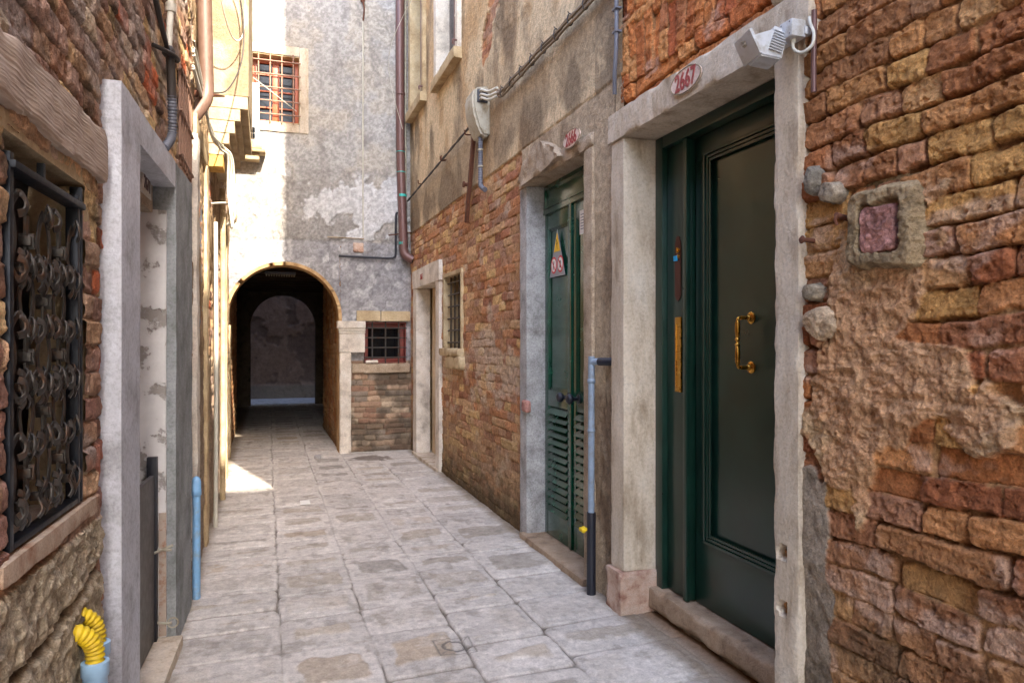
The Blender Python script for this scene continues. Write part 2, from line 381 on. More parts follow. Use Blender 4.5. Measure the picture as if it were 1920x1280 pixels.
# ================================================================== GROUND
g = MB(); g.bm.faces.new([g.bm.verts.new(q) for q in ((-60, -60, -.06), (60, -60, -.06), (60, 60, -.06), (-60, 60, -.06))])
props(g.build('ground', M['greystone']), kind='structure')
COLS = [-.62, .05, .46, .86, 1.27, 1.80, 2.4]
def pave_fun(x, y):
    ys = y-.05*x+.012*(fbm(x*3, y*3, 4, 2)-.5)
    xs = x+.03*(fbm(x*2, y*1.3, 8, 3)-.5)
    near = y < 3.55+.1*x
    xs = xs+.012*(fbm(x*9, y*9, 18, 3)-.5); ys = ys+.014*(fbm(x*8, y*8, 28, 3)-.5)
    e = np.full(x.shape, 9.); idx = np.zeros(x.shape); row = np.zeros(x.shape)
    for c in range(len(COLS)-1):
        a, b = COLS[c], COLS[c+1]
        m = (xs >= a) & (xs < b)
        H = .36+.03*(c % 3) if c else .31
        r = ys/H+.37*c
        i = np.floor(r); bb = lambda k: k+.45*(rnd(k, k*0+c, 21)-.5)
        i = np.where(r < bb(i), i-1, i); i = np.where(r >= bb(i+1), i+1, i)
        dz = np.minimum(r-bb(i), bb(i+1)-r)*H; dx = np.minimum(xs-a, b-xs)
        dx = np.where(c == 0, np.minimum(b-xs, .3), dx)
        k = .010; ee = -np.log(np.exp(-dz*.55/k)+np.exp(-(dx+.001)/k))*k
        e = np.where(m, ee, e); idx = np.where(m, c, idx); row = np.where(m, i, row)
    R = rnd(idx, row, 3); R2 = rnd(idx, row, 5); R3 = rnd(idx, row, 6)
    n = fbm(x*6, y*6, 3, 4); nf = fbm(x*22, y*22, 5, 4); nl = fbm(x*1.1, y*.8, 9, 3)
    rim = .035+.07*R2+.08*(n-.5)
    rim = rim*.7+.03*(fbm(x*14, y*14, 88, 3)-.5); core = ss(rim-.006, rim+.012, e)
    open_j = ss(.42, .6, fbm(x*2.2, y*2.2, 31, 3)+.12*(R-.5))     # some joints open, others smeared with mortar
    h = .0045*core*(.4+R)+.006*(R-.5)+.0015*(rid(x*40, y*40, 76, 3)-.5)+.003*(n-.5)+.0015*(nf-.5)
    h -= (1-ss(.001, .011, e))*(.003+.012*open_j)
    pit = ss(.66, .74, vn(x*19, y*19, 14)); h -= pit*.003*core
    gr = rid(x*30, y*30, 75, 3)
    rimc = mix(srgb(174, 170, 165), srgb(198, 194, 189), .6*nf+.4*gr)
    corec = mix(srgb(146, 139, 128), srgb(174, 164, 149), R); corec = mix(corec, srgb(166, 146, 120), ss(.8, .98, R3)*.6); corec = mix(corec, srgb(128, 125, 121), ss(.3, .05, R3)*.7)
    keepc = (.25+.5*ss(.2, .7, R2+.4*(nl-.3)))*ss(.3, .42, n+.35*(R2-.3))
    rimc = rimc*(.9+.2*rnd(idx, row, 44))[..., None]
    c = mix(rimc, corec, core*keepc)
    c = mix(c, srgb(112, 104, 94), ss(.6, .75, fbm(x*13, y*10, 78, 4))*.35)
    c = mix(c, srgb(214, 210, 204), ss(.62, .7, fbm(x*7, y*7, 79, 5))*.45*(1-core*.5))
    c = c*(.8+.2*nf+.2*gr)[..., None]*(.9+.2*nl)[..., None]
    c = c*np.array([1.04, 1.0, .95])
    j = (1-ss(.0015, .008, e))*(.25+.75*open_j)
    c = mix(c, srgb(96, 86, 74), (j*.85*(1-.5*ss(4.5, 7.5, y))))
    # dirt along the walls, then a browner floor inside the doorways
    dw = np.minimum(x+.44, 1.75-x)+.05*(n-.5)
    c = mix(c, srgb(112, 94, 70), ss(.11, .0, dw)*.75); c = mix(c, srgb(120, 84, 54), ss(1.78, 1.9, x+.05*(n-.5))*.75)
    # damp stain near the facade
    c = mix(c, srgb(104, 92, 82), ss(.62, .75, fbm(x*5, y*4, 17, 4)+.75*np.exp(-((x-1.2)/.25)**2-((y-8.8)/.28)**2)-.25)*.8)
    c = c*(1-.25*ss(9.3, 11.5, y))[..., None]  # passage floor darkened: shade beneath the arch painted into the paving
    # small square cover set in the slab
    ax, ay = x-.81, y-3.24; sq = np.maximum(np.abs(ax), np.abs(ay)); rr = np.hypot(ax, ay)
    ring = ss(.012, .005, np.abs(rr-.052))+ss(.006, .002, np.abs(sq-.085))*.8+ss(.006, .002, np.abs(np.abs(ax)-np.abs(ay)))*ss(.068, .074, rr)*ss(.087, .083, sq)*.7
    ring = np.clip(ring, 0, 1); h -= ring*.004; c = mix(c, srgb(96, 92, 88), ring*.8)
    return h, c, np.ones(x.shape, bool)
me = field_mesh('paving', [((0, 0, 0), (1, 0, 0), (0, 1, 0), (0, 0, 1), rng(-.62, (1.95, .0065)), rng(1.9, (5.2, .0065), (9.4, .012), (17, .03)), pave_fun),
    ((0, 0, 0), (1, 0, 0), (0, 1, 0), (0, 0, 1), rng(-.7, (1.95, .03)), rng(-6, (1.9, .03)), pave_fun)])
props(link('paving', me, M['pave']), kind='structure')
bx = MB(); bx.box(-3, 5, 17.0, 19.2, -.3, .012); props(bx.build('lane', stone('pale_lane_stone', (205, 205, 210), (180, 180, 188))), kind='structure')
# ================================================================== BRICK HOUSE (right, near)
def gblob(y, z, cy, cz, ry, rz): return np.exp(-((y-cy)/ry)**2-((z-cz)/rz)**2)
def a_fun(y, z):
    n = fbm(y*7, z*7, 2, 5); nf = fbm(y*38, z*38, 3, 4); nm = fbm(y*16, z*20, 41, 4); nl = fbm(y*1.6, z*1.6, 6, 3)
    e, i, r, fx, fz = bricks(y, z+.02*(y-1.5), .262, .086, .5, .017, 1)
    e = e-.007*ss(.5, .75, fbm(y*18, z*18, 81, 3))
    # flat arch of tilted soldier bricks above the lintel
    zz = z-2.72; ya = y+(y-2.72)*-.28*zz+.10*zz
    e2, i2, r2, _, _ = bricks(zz+.4, ya, .30, .074, .15, .008, 22)
    sold = ((z > 2.72+.02*(n-.5)) & (z < 3.02) & (y > 2.15)) | ((z > 3.09) & (z < 3.42) & (y > 2.05))
    e = np.where(sold, e2, e); i = np.where(sold, i2+500, i); r = np.where(sold, r2, r)
    # eroded bricks: each a bit different in depth, worn round
    wear = rnd(i, r, 7); e = e-.010*(nm-.45)*1.5-.006*(nf-.5)
    edge = ss(-.002, .011, e); fill = ss(.42, .62, fbm(y*3.2, z*5, 83, 4)); rg = np.abs(fbm(y*24, z*30, 84, 4)-.5)*2; rg2 = np.abs(fbm(y*60, z*70, 85, 3)-.5)*2
    pits = ss(.6, .72, fbm(y*45, z*50, 52, 3))*ss(.35, .6, n)
    r_a = rid(y*13, z*17, 91, 4); r_b = rid(y*34, z*40, 92, 4)
    h = edge*(.018+.018*wear)*(1-.6*fill)+fill*.015+edge*.012*(n-.5)+.013*(r_a-.5)*(.5+.5*edge)+.009*(r_b-.5)+.004*(nf-.5)-.006*pits*edge+.006*edge*(fz-.5)*(wear-.5)*4
    h = np.where(rnd(i, r, 17) < .07, h*.35, h)
    cb = palette(i, r, [(178, 118, 74), (168, 104, 62), (182, 122, 76), (158, 100, 68), (178, 128, 84), (152, 88, 56), (164, 112, 84), (186, 134, 78)], 8)
    co = palette(i, r, [(180, 92, 50), (196, 112, 62), (168, 74, 44), (204, 136, 84), (160, 90, 60)], 8)
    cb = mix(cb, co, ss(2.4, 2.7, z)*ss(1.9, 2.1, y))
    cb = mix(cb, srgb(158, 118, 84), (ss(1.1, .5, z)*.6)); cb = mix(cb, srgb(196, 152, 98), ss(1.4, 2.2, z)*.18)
    cb = cb*(.72+.5*nm)[..., None]; cb = mix(cb, cb*np.array([.8, .72, .7]), ss(.55, .75, n)*.6)
    mort = mix(srgb(128, 88, 56), srgb(172, 130, 88), fill)*(.8+.4*nf)[..., None]
    cb = cb*np.array([1.10, 1.16, 1.16])*(.8+.36*r_b)[..., None]; c = mix(mort, cb, ss(-.002, .008, e))
    # lime bloom
    lb = ss(.64, .74, fbm(y*5, z*9, 33, 4)+.05*(nf-.5)); c = mix(c, srgb(205, 172, 148), lb*.5*edge)
    # remains of render with exposed bricks showing through holes
    p = 1.15*gblob(y, z, 1.86, 1.22, .17, .30)+1.0*gblob(y, z, 1.68, 1.26, .22, .17)+.8*gblob(y, z, 1.5, 1.30, .16, .12)+.7*gblob(y, z, 1.72, 1.62, .15, .2)+.7*gblob(y, z, 1.36, 1.18, .1, .08)+.75*gblob(y, z, 1.86, 1.68, .09, .16)+.6*gblob(y, z, 1.5, 1.72, .07, .12)+.55*gblob(y, z, 1.62, 1.56, .2, .05)
    p = p-.55*gblob(y, z, 1.72, 1.375, .06, .04)-.7*gblob(y, z, 1.52, 1.415, .13, .022)-.45*gblob(y, z, 1.6, 1.24, .05, .03)
    p = p+1.5*(fbm(y*7, z*7, 43, 4)-.5)+.25*(fbm(y*30, z*30, 44, 3)-.5)
    pm = ss(.56, .66, p)
    h = h*(1-pm)+pm*(.030+.030*(n-.5)+.024*(r_a-.5)+.010*(r_b-.5)+.010*(nf-.5))
    pc = mix(srgb(188, 140, 102), srgb(208, 164, 122), nm); pc = mix(pc, srgb(190, 162, 124), ss(.45, .65, fbm(y*4, z*4, 61, 3))*.7)*(.62+.3*nf+.35*r_b)[..., None]
    c = mix(c, pc, pm)
    # rough grey cement by the foot of the jamb
    q = 1.2*gblob(y, z, 2.02, .5, .11, .62)+.9*(fbm(y*11, z*8, 71, 4)-.5)-.8*ss(.95, 1.1, z)
    qm = ss(.55, .62, q)
    h = h*(1-qm)+qm*(.030+.02*(n-.5)+.012*(nm-.5)+.007*(nf-.5))
    c = mix(c, mix(srgb(138, 120, 100), srgb(172, 158, 140), nm)*(.75+.45*nf)[..., None], qm)
    # green-black damp low down
    dm = ss(.5, .7, fbm(y*6, z*6, 77, 4)+.3*ss(.6, .1, z)-.16)*ss(.95, .5, z); c = mix(c, srgb(84, 70, 52), dm*.6); c = mix(c, srgb(62, 56, 40), ss(.16, .02, z+.12*(nm-.5))*.75)
    h = h+.02*(nl-.5)
    keep = ~((y > 2.14) & (y < 3.37) & (z < 2.5))
    return h-.028, c, keep
A = thing('brick_house', 'weathered red brick house with a dark green door in a pale stone frame', 'house', (RX, 2.0, 0))
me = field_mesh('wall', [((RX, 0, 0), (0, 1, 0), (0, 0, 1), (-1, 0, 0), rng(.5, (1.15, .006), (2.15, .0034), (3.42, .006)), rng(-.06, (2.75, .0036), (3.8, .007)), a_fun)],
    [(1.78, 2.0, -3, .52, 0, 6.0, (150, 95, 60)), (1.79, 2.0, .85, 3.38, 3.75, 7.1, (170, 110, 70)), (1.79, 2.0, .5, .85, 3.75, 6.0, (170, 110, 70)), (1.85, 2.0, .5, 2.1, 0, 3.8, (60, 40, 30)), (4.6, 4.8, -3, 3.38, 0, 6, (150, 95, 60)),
     (1.79, 4.8, .85, 1.6, 7.0, 9.0, (160, 120, 90)), (2.3, 4.8, -3, -2.8, 0, 6.0, (150, 95, 60)), (2.0, 4.8, 3.2, 3.37, 0, 7, (150, 95, 60)), (1.79, 4.8, -3, .85, 5.85, 6.0, (120, 70, 50)), (1.79, 4.8, .85, 3.38, 7.0, 7.15, (120, 70, 50))])  # unseen roof steps and chimney block, added to shape the sun patches
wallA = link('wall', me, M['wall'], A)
# stones and the blocked square opening set into the wall
def shape_patch(name, yc, zc, ry, rz, x0, th, colA, colB, sd, pw=8, rot=0, rim=0, wob=.3, fl=.5):
    """an irregular lump or slab of stone or mortar standing out of the wall"""
    def f(y, z):
        Y = (y-yc)*math.cos(rot)+(z-zc)*math.sin(rot); Z = -(y-yc)*math.sin(rot)+(z-zc)*math.cos(rot)
        n = rid(y*14, z*14, sd, 4); nm = fbm(y*32, z*32, sd+1, 4); nf = fbm(y*90, z*90, sd+2, 3)
        d = (np.abs(Y/ry)**pw+np.abs(Z/rz)**pw)**(1/pw)+wob*(n-.5)+wob*.35*(nm-.5)
        t = ss(1.0, .80, d)
        h = t*th*(fl+(1-fl)*ss(1, .3, d))+t*(.016*(n-.5)+.010*(nm-.5)+.006*(nf-.5))-(1-t)*.03
        if rim: h = h-ss(.60, .54, d)*rim
        c = mix(srgb(*colA), srgb(*colB), nm)*(.78+.42*nf)[..., None]
        c = mix(c, c*.72, ss(.55, .7, n))
        return h, c, d < 1.12
    R_ = max(ry, rz)*1.5
    return link(name, field_mesh(name, [((x0, 0, 0), (0, 1, 0), (0, 0, 1), (-1, 0, 0), np.arange(yc-R_, yc+R_, .0035), np.arange(zc-R_, zc+R_, .0035), f)]), M['wall'], A)
shape_patch('patch_surround', 1.693, 1.738, .145, .138, 1.738, .030, (150, 126, 94), (184, 160, 124), 611, 7, .06, .022, .18, 1)
shape_patch('patch_stone', 1.698, 1.735, .078, .084, 1.731, .021, (170, 116, 104), (204, 152, 140), 621, 7, .03, 0, .2, .9)
shape_patch('stone', 1.945, 1.465, .085, .062, 1.735, .030, (190, 160, 126), (220, 194, 162), 631, 1.7, .2, 0, .4, .8)
shape_patch('stone', 1.978, 1.940, .028, .060, 1.735, .032, (140, 130, 116), (172, 162, 146), 641, 2.2, .15, 0, .5, .8)
shape_patch('stone', 1.905, 1.885, .042, .042, 1.735, .026, (150, 134, 112), (180, 164, 142), 651, 2.4, .3, 0, .55, .8)
shape_patch('stone', 1.985, 1.565, .036, .040, 1.735, .028, (146, 132, 112), (176, 160, 136), 661, 2.2, -.2, 0, .5, .8)
b = MB(); b.tube([(1.74, 1.845, 1.795), (1.705, 1.845, 1.797), (1.698, 1.847, 1.782), (1.706, 1.847, 1.768)], .005); b.tube([(1.75, 1.848, 1.79), (1.70, 1.846, 1.80)], .009); b.build('iron_pin', M['rust'], A, 50)
b = MB(); b.tube([(1.75, 2.0, 1.74), (1.70, 2.0, 1.742)], .008); b.lathe((1.70, 2.0, 1.742), (-1, 0, .1), [(.008, -.004), (.014, .0), (.006, .008)]); b.build('iron_pin', M['rust'], A, 50)
b = MB(); b.rough(1.722, 1.96, 2.045, 2.172, 0, 2.445, .003, .008, .014, 13, 1.0)
for (hz, hy_) in ((.655, 2.128), (.455, 2.124)):
    for v in b.bm.verts:
        if v.co.x < 1.74:
            d_ = math.hypot(v.co.y-hy_, v.co.z-hz)
            if d_ < .022: v.co.x += .035
b.build('door_jamb', M['istria'], A, 50)
b = MB(); b.rough(1.722, 1.96, 3.335, 3.475, .22, 2.445, .0025, .006, .016, 15, .7); b.build('door_jamb', M['istria'], A, 50)
b = MB(); b.rough(1.700, 1.97, 3.325, 3.505, -.02, .218, .007, .015, .015, 16, 1); b.build('plinth_block', M['marble'], A, 50)
b = MB(); b.rough(1.712, 1.98, 1.985, 3.50, 2.446, 2.595, .0035, .008, .014, 17, 1.0); b.build('lintel', M['istria'], A, 50)
b = MB(); b.rough(1.715, 1.96, 1.99, 2.2, 2.60, 2.78, .008, .03, .02, 18, 1); b.build('stone', M['istria'], A, 50)
b = MB(); b.rough(1.862, 2.02, 2.175, 3.333, .030, .137, .003, .022, .010, 19, .5); b.build('doorstep', M['sill'], A, 50)
b = MB(); b.rough(1.905, 2.02, 2.175, 3.333, -.03, .028, .005, .01, .03, 20, .6); b.build('doorstep_riser', M['sill'], A, 50)
# green doors
def moulding(b, X, y0, y1, z0, z1, wd=.03, prot=.018, steps=((0, 1), (.35, .55), (.7, .25))):
    for o_, k in steps:
        d = wd*o_; t = wd*.3
        for (a0, a1, c0, c1) in ((y0+d, y1-d, z0+d, z0+d+t), (y0+d, y1-d, z1-d-t, z1-d), (y0+d, y0+d+t, z0+d+t, z1-d-t), (y1-d-t, y1-d, z0+d+t, z1-d-t)):
            b.box(X-prot*k, X+.002, a0, a1, c0, c1, .0015)
b = MB(); DX = 1.935
b.box(DX-.03, DX+.06, 3.265, 3.333, .137, 2.444, .004); b.box(DX-.03, DX+.06, 2.173, 3.263, 2.385, 2.444, .004)
b.build('door_frame', M['greenb'], A, 40)
fl = MB(); fl.box(DX, DX+.045, 3.062, 3.263, .142, 2.383, .004); fl.box(DX-.022, DX+.001, 3.052, 3.085, .142, 2.383, .006)
fl = fl.build('side_leaf', M['greenb'], A, 40)
ml = MB(); X2 = DX+.03
y0, y1, z0, z1 = 2.176, 3.048, .142, 2.383; py0, py1, pz0, pz1 = 2.29, 2.945, .47, 2.27
for q in ((y0, y1, z0, pz0), (y0, y1, pz1, z1), (y0, py0, pz0, pz1), (py1, y1, pz0, pz1)): ml.box(X2, X2+.045, *q, .002)
ml.box(X2+.018, X2+.03, py0-.005, py1+.005, pz0-.005, pz1+.005)
moulding(ml, X2, py0-.022, py1+.022, pz0-.022, pz1+.022, .045, .016)
ml = ml.build('door', M['greenb'], A, 35)
b = MB(); hy = 2.645; hx = X2+.018
for z_ in (1.502, 1.288): b.lathe((hx, hy, z_), (-1, 0, 0), [(.026, 0), (.027, .006), (.02, .012), (.014, .014), (.012, .022), (.009, .024), (.009, .055)], 24)
b.tube([(hx-.03, hy, 1.502), (hx-.062, hy, 1.503), (hx-.072, hy, 1.49), (hx-.072, hy, 1.47)], .007, 12)
b.tube([(hx-.03, hy, 1.288), (hx-.062, hy, 1.287), (hx-.072, hy, 1.30), (hx-.072, hy, 1.32)], .007, 12)
b.lathe((hx-.072, hy, 1.30), (0, 0, 1), [(.007, 0), (.0105, .012), (.0115, .05), (.009, .075), (.0075, .078), (.011, .084), (.012, .088), (.007, .094), (.0068, .1), (.012, .107), (.011, .111), (.0075, .117), (.009, .12), (.0115, .145), (.0105, .18), (.007, .19)], 20)
b.build('handle', M['brass'], ml, 50)
b = MB(); pts = []; yc, za, zb = 3.158, 1.60, 1.925
out = [(-.027, za+.03), (-.018, za+.012), (0, za), (.018, za+.012), (.027, za+.03), (.027, zb-.05), (.024, zb-.03), (.017, zb-.022), (.014, zb-.006), (0, zb), (-.014, zb-.006), (-.017, zb-.022), (-.024, zb-.03), (-.027, zb-.05)]
b.prism([(DX-.004, yc+p, q) for p, q in out], (.004, 0, 0)); lp = b.build('lock_plate', M['bronze'], fl, 40)
b = MB(); b.lathe((DX-.004, yc-.008, 1.852), (-1, 0, 0), [(.011, 0), (.010, .006), (.004, .007)], 16); b.lathe((DX-.004, yc-.008, 1.822), (-1, 0, 0), [(.011, 0), (.010, .006), (.004, .007)], 16)
b.box(DX-.016, DX-.01, yc-.011, yc-.004, 1.838, 1.866); b.build('lock_cylinder', M['brass'], fl, 40)
b = MB(); b.box(DX-.014, DX-.008, yc-.006, yc+.026, 1.80, 1.826, .001); b.build('blue_tag', M['blueplastic'], fl)
b = MB(); y0, y1, z0, z1 = 3.123, 3.178, 1.150, 1.52
for q in ((y0, y1, z0, z0+.03), (y0, y1, z1-.03, z1), (y0, y0+.012, z0+.03, z1-.03), (y1-.012, y1, z0+.03, z1-.03)): b.box(DX-.008, DX, *q, .001)
b.box(DX-.005, DX-.002, y0+.012, y1-.012, z0+.03, z1-.03); ms = b.build('mail_slot', M['brass'], fl, 40)
# number plate of 2667
def oval(name_parent, X, yc, zc, ry, rz, txt, size, tilt=0):
    b = MB(); b.prism([(X, yc+ry*math.cos(t)-.0*math.sin(t), zc+rz*math.sin(t)) for t in np.linspace(0, 2*math.pi, 41)[:-1]], (.008, 0, 0))
    p = b.build('number_plate', M['plate'], name_parent, 40)
    b = MB(); b.tube([(X, yc+ry*math.cos(t), zc+rz*math.sin(t)) for t in np.linspace(0, 2*math.pi, 41)], .0028, 5, smooth=False, caps=False); b.build('rim', M['greycement'], p, 40)
    me = text_mesh(txt, size, (X-.0015, yc, zc-.002), (0, -1, 0), (0, 0, 1), .0012, .78, .0022)
    link('digits', me, M['redpaint'], p)
oval(A, 1.701, 2.722, 2.525, .118, .052, '2667', .105)
# ================================================================== PLASTERED HOUSE (right, middle)
def b_fun(y, z):
    n = fbm(y*5, z*5, 102, 5); nf = fbm(y*26, z*26, 103, 4); nm = fbm(y*12, z*14, 104, 4); nl = fbm(y*1.3, z*1.3, 105, 4); st = fbm(y*3.5, z*1.5, 106, 5)*.8+.2*n
    e, i, r, fx, fz = bricks(y, z, .25, .071, .4, .014, 31)
    e = e-.008*(nm-.45)-.004*(nf-.5); edge = ss(-.002, .010, e)
    fill = ss(.4, .62, fbm(y*2.4, z*4, 183, 4)); h = edge*(.008+.012*rnd(i, r, 7))*(1-.7*fill)+fill*.009+.013*(nm-.5)+.008*(n-.5)+.008*(nf-.5)
    cb = palette(i, r, [(184, 142, 104), (174, 126, 90), (198, 160, 120), (158, 108, 82), (198, 162, 112), (178, 134, 104), (168, 130, 106), (180, 126, 88)], 108)
    cb = cb*(.78+.4*nm)[..., None]
    cb = mix(cb, srgb(196, 178, 156), ss(.56, .7, fbm(y*4, z*6, 115, 4)+.25*np.exp(-((z-1.25)/.25)**2)-.08)*.6)
    r_b = rid(y*26, z*30, 192, 4); h = h+.008*(r_b-.5); cb = cb*(.84+.3*r_b)[..., None]; c = mix(mix(srgb(122, 94, 66), srgb(168, 140, 106), n), cb, ss(-.001, .007, e))
    c = mix(c, srgb(150, 128, 98)*(.7+.6*nf)[..., None], ss(1.0, .3, z+.4*(n-.5))*.55)
    c = mix(c, srgb(64, 58, 38), ss(.42, .0, z+.3*(nm-.5))*.75)
    # plaster above, surround of the louvred door, pier at the near end
    zl = 2.79+.012*(n-.5)
    pl = (z > zl)
    sur = (y < 4.985+.012*(n-.5))
    hole = 1.0*gblob(y, z, 5.55, 4.35, .28, .42)+.9*gblob(y, z, 5.9, 3.9, .2, .3)+.7*(fbm(y*5, z*5, 121, 4)-.5) > .6
    ph = .020+.004*(nm-.5)+.010*(nl-.5); ph = np.where(z > 3.9+.5*(nl-.5), ph+.006*(fbm(y*30, z*30, 131, 3)-.5)+.004, ph)
    pc = mix(srgb(206, 182, 146), srgb(224, 202, 166), n)
    pc = mix(pc, srgb(176, 140, 98), ss(.5, .68, fbm(y*3, z*2, 133, 4))*.6)
    pc = mix(pc, srgb(196, 158, 112), ss(3.9, 4.3, z)*.5)
    gs = ss(.46, .62, st+.28*np.exp(-((z-3.05)/.28)**2)-.05); pc = mix(pc, srgb(138, 120, 98), gs*.55)
    pc = mix(pc, srgb(92, 78, 64), ss(.6, .75, st+.2*np.exp(-((z-2.95)/.15)**2))*.5)
    pc = pc*(.85+.28*nf)[..., None]
    m = (pl & ~hole)
    h = np.where(m, ph, h-.004); c = np.where(m[..., None], pc, c)
    # pier and door surround: coarse cement
    sc_ = mix(srgb(172, 152, 126), srgb(200, 180, 152), nm); sc_ = mix(sc_, srgb(128, 106, 84), ss(.55, .72, fbm(y*8, z*2.5, 141, 4))*.6)*(.8+.35*nf)[..., None]
    crack = ss(.02, .0, np.abs(y-3.50-.03*(fbm(y*0, z*4, 151, 4)-.5)*2-.012*(fbm(y*0+3, z*25, 152, 2)-.5)))
    rot = ss(.5, .7, fbm(y*10, z*4, 161, 4)+.35*ss(3.75, 3.5, y)*ss(1.4, .9, z)-.1)
    sh = .016+.006*(nm-.5)+.004*(nf-.5)-.03*crack*ss(1.15, 1.0, np.abs(z-.6)/.5)-.012*rot*ss(1.5, 1.2, z)
    s2 = sur & (z <= zl); h = np.where(s2, sh, h); c = np.where(s2[..., None], mix(sc_, srgb(104, 78, 58), rot*.6*ss(1.6, 1.2, z))*np.where(crack > .5, .5, 1)[..., None], c)
    pr = (y < 3.72) & (z > zl); h = np.where(pr, h+.004, h); c = np.where(pr[..., None], mix(c, srgb(136, 120, 100), .5*ss(.4, .6, nm)+.2), c)
    led = ss(.010, .0, np.abs(z-zl)); h = h-led*.006*sur
    hl = lambda a, b_, c_, d: (y > a) & (y < b_) & (z > c_) & (z < d)
    keep = ~(hl(3.86, 4.84, -1, 2.50) | hl(7.70, 8.86, -1, 2.06) | hl(6.72, 7.40, 1.33, 2.06) | hl(6.78, 7.62, 4.2, 9) | hl(8.42, 9.12, 4.3, 9))
    return h-.018, c, keep
B = thing('plastered_house', 'tall house of peeling ochre plaster over bare brick with green louvred doors', 'house', (RX, 6.0, 0))
me = field_mesh('wall', [((RX, 0, 0), (0, 1, 0), (0, 0, 1), (-1, 0, 0), rng(3.39, (5, .008), (9.4, .0115)), rng(-.06, (3.0, .009), (6.2, .013)), b_fun)],
    [(1.79, 2.0, 3.385, 9.4, 6.1, 11.6, (200, 170, 130)), (1.79, 5, 3.385, 3.6, 3.9, 11.6, (190, 160, 120)), (4.8, 5, 3.385, 9.4, 0, 11.6, (190, 160, 120)), (1.79, 5, 9.2, 9.4, 0, 11.6, (190, 160, 120)), (1.79, 5, 3.385, 9.4, 11.5, 11.7, (120, 70, 50)),
     (2.35, 2.4, 3.6, 9.2, 0, 11, (46, 38, 32))])
link('wall', me, M['wall'], B)
b = MB(); b.rough(1.735, 1.90, 4.842, 4.985, -.02, 2.50, .003, .008, .022, 33, .5); b.build('door_jamb', M['greystone'], B, 50)
b = MB(); b.rough(1.733, 1.90, 3.745, 3.858, -.02, 2.505, .003, .008, .022, 35, .5); b.build('door_jamb', M['cement'], B, 50)
b = MB(); b.rough(1.728, 1.92, 3.75, 4.99, 2.502, 2.60, .006, .02, .02, 34, 1.4); b.build('lintel', M['cement'], B, 50)
b = MB(); b.prism([(1.70, y_, z_) for y_, z_ in ((4.86, 2.50), (4.93, 2.54), (4.80, 2.66), (4.62, 2.735), (4.48, 2.725), (4.33, 2.66), (4.22, 2.60), (4.16, 2.55), (4.3, 2.53), (4.5, 2.51), (4.7, 2.505))], (.07, 0, 0))
bmesh.ops.triangulate(b.bm, faces=b.bm.faces[:]); bmesh.ops.subdivide_edges(b.bm, edges=b.bm.edges[:], cuts=4, use_grid_fill=True)
for v in b.bm.verts:
    p = v.co; k = float(fbm(np.array(p.y*16), np.array(p.z*16+p.x*20), 38, 4))-.5; v.co += Vector((k*.05, k*.012, k*.03))
b.build('broken_lintel_stone', M['cement'], B, 70)
b = MB(); b.rough(1.70, 1.99, 3.80, 4.90, -.02, .040, .004, .012, .02, 36, .6); b.build('threshold', M['sill'], B, 50)
b = MB(); b.rough(1.715, 1.76, 4.80, 4.90, .90, .985, .004, .012, .012, 37, .6); b.build('brick_insert', M['pinkstone'], B, 50)
def louvred(y0, y1, sign):
    X = 1.875; b = MB(); st = .062; z0, z1 = .045, 2.30; zm, zm2, pb = .95, 1.06, .22
    for q in ((y0, y0+st, z0, z1), (y1-st, y1, z0, z1), (y0+st, y1-st, z0, pb), (y0+st, y1-st, zm, zm2), (y0+st, y1-st, z1-.11, z1)): b.box(X, X+.04, *q, .002)
    b.box(X+.016, X+.024, y0+st-.004, y1-st+.004, zm2-.004, z1-.106); moulding(b, X+.012, y0+st, y1-st, zm2, z1-.11, .02, .010)
    b.box(X+.034, X+.038, y0+st-.004, y1-st+.004, pb-.004, zm+.004)
    k = 14; h = (zm-pb)/k
    for j in range(k):
        z_ = pb+h*(j+.5); b.box(X+.002, X+.0065, y0+st, y1-st, z_-h*.62, z_+h*.62, 0, Matrix.Rotation(math.radians(38), 3, 'Y'))
    return b.build('door', M['greenl'], B, 35)
lf = louvred(4.362, 4.838, 1); rf = louvred(3.862, 4.352, -1)
b = MB(); b.box(1.862, 1.876, 4.340, 4.374, .045, 2.30, .006); b.build('cover_strip', M['greenl'], rf, 40)
b = MB(); b.box(1.865, 1.93, 3.86, 4.84, 2.305, 2.50, .003); moulding(b, 1.866, 3.90, 4.80, 2.335, 2.47, .02, .01); b.box(1.86, 1.93, 3.86, 4.84, 2.296, 2.312, .003); b.build('transom_panel', M['greenl'], B, 40)
kp = [(.030, 0), (.030, .005), (.012, .010), (.012, .036), (.024, .044), (.034, .058), (.034, .070), (.024, .083), (.008, .088)]
for leaf, y_ in ((lf, 4.40), (rf, 4.24)):
    b = MB(); b.lathe((1.873, y_, 1.035), (-1, 0, 0), kp, 20); b.build('knob', M['black'], leaf, 50)
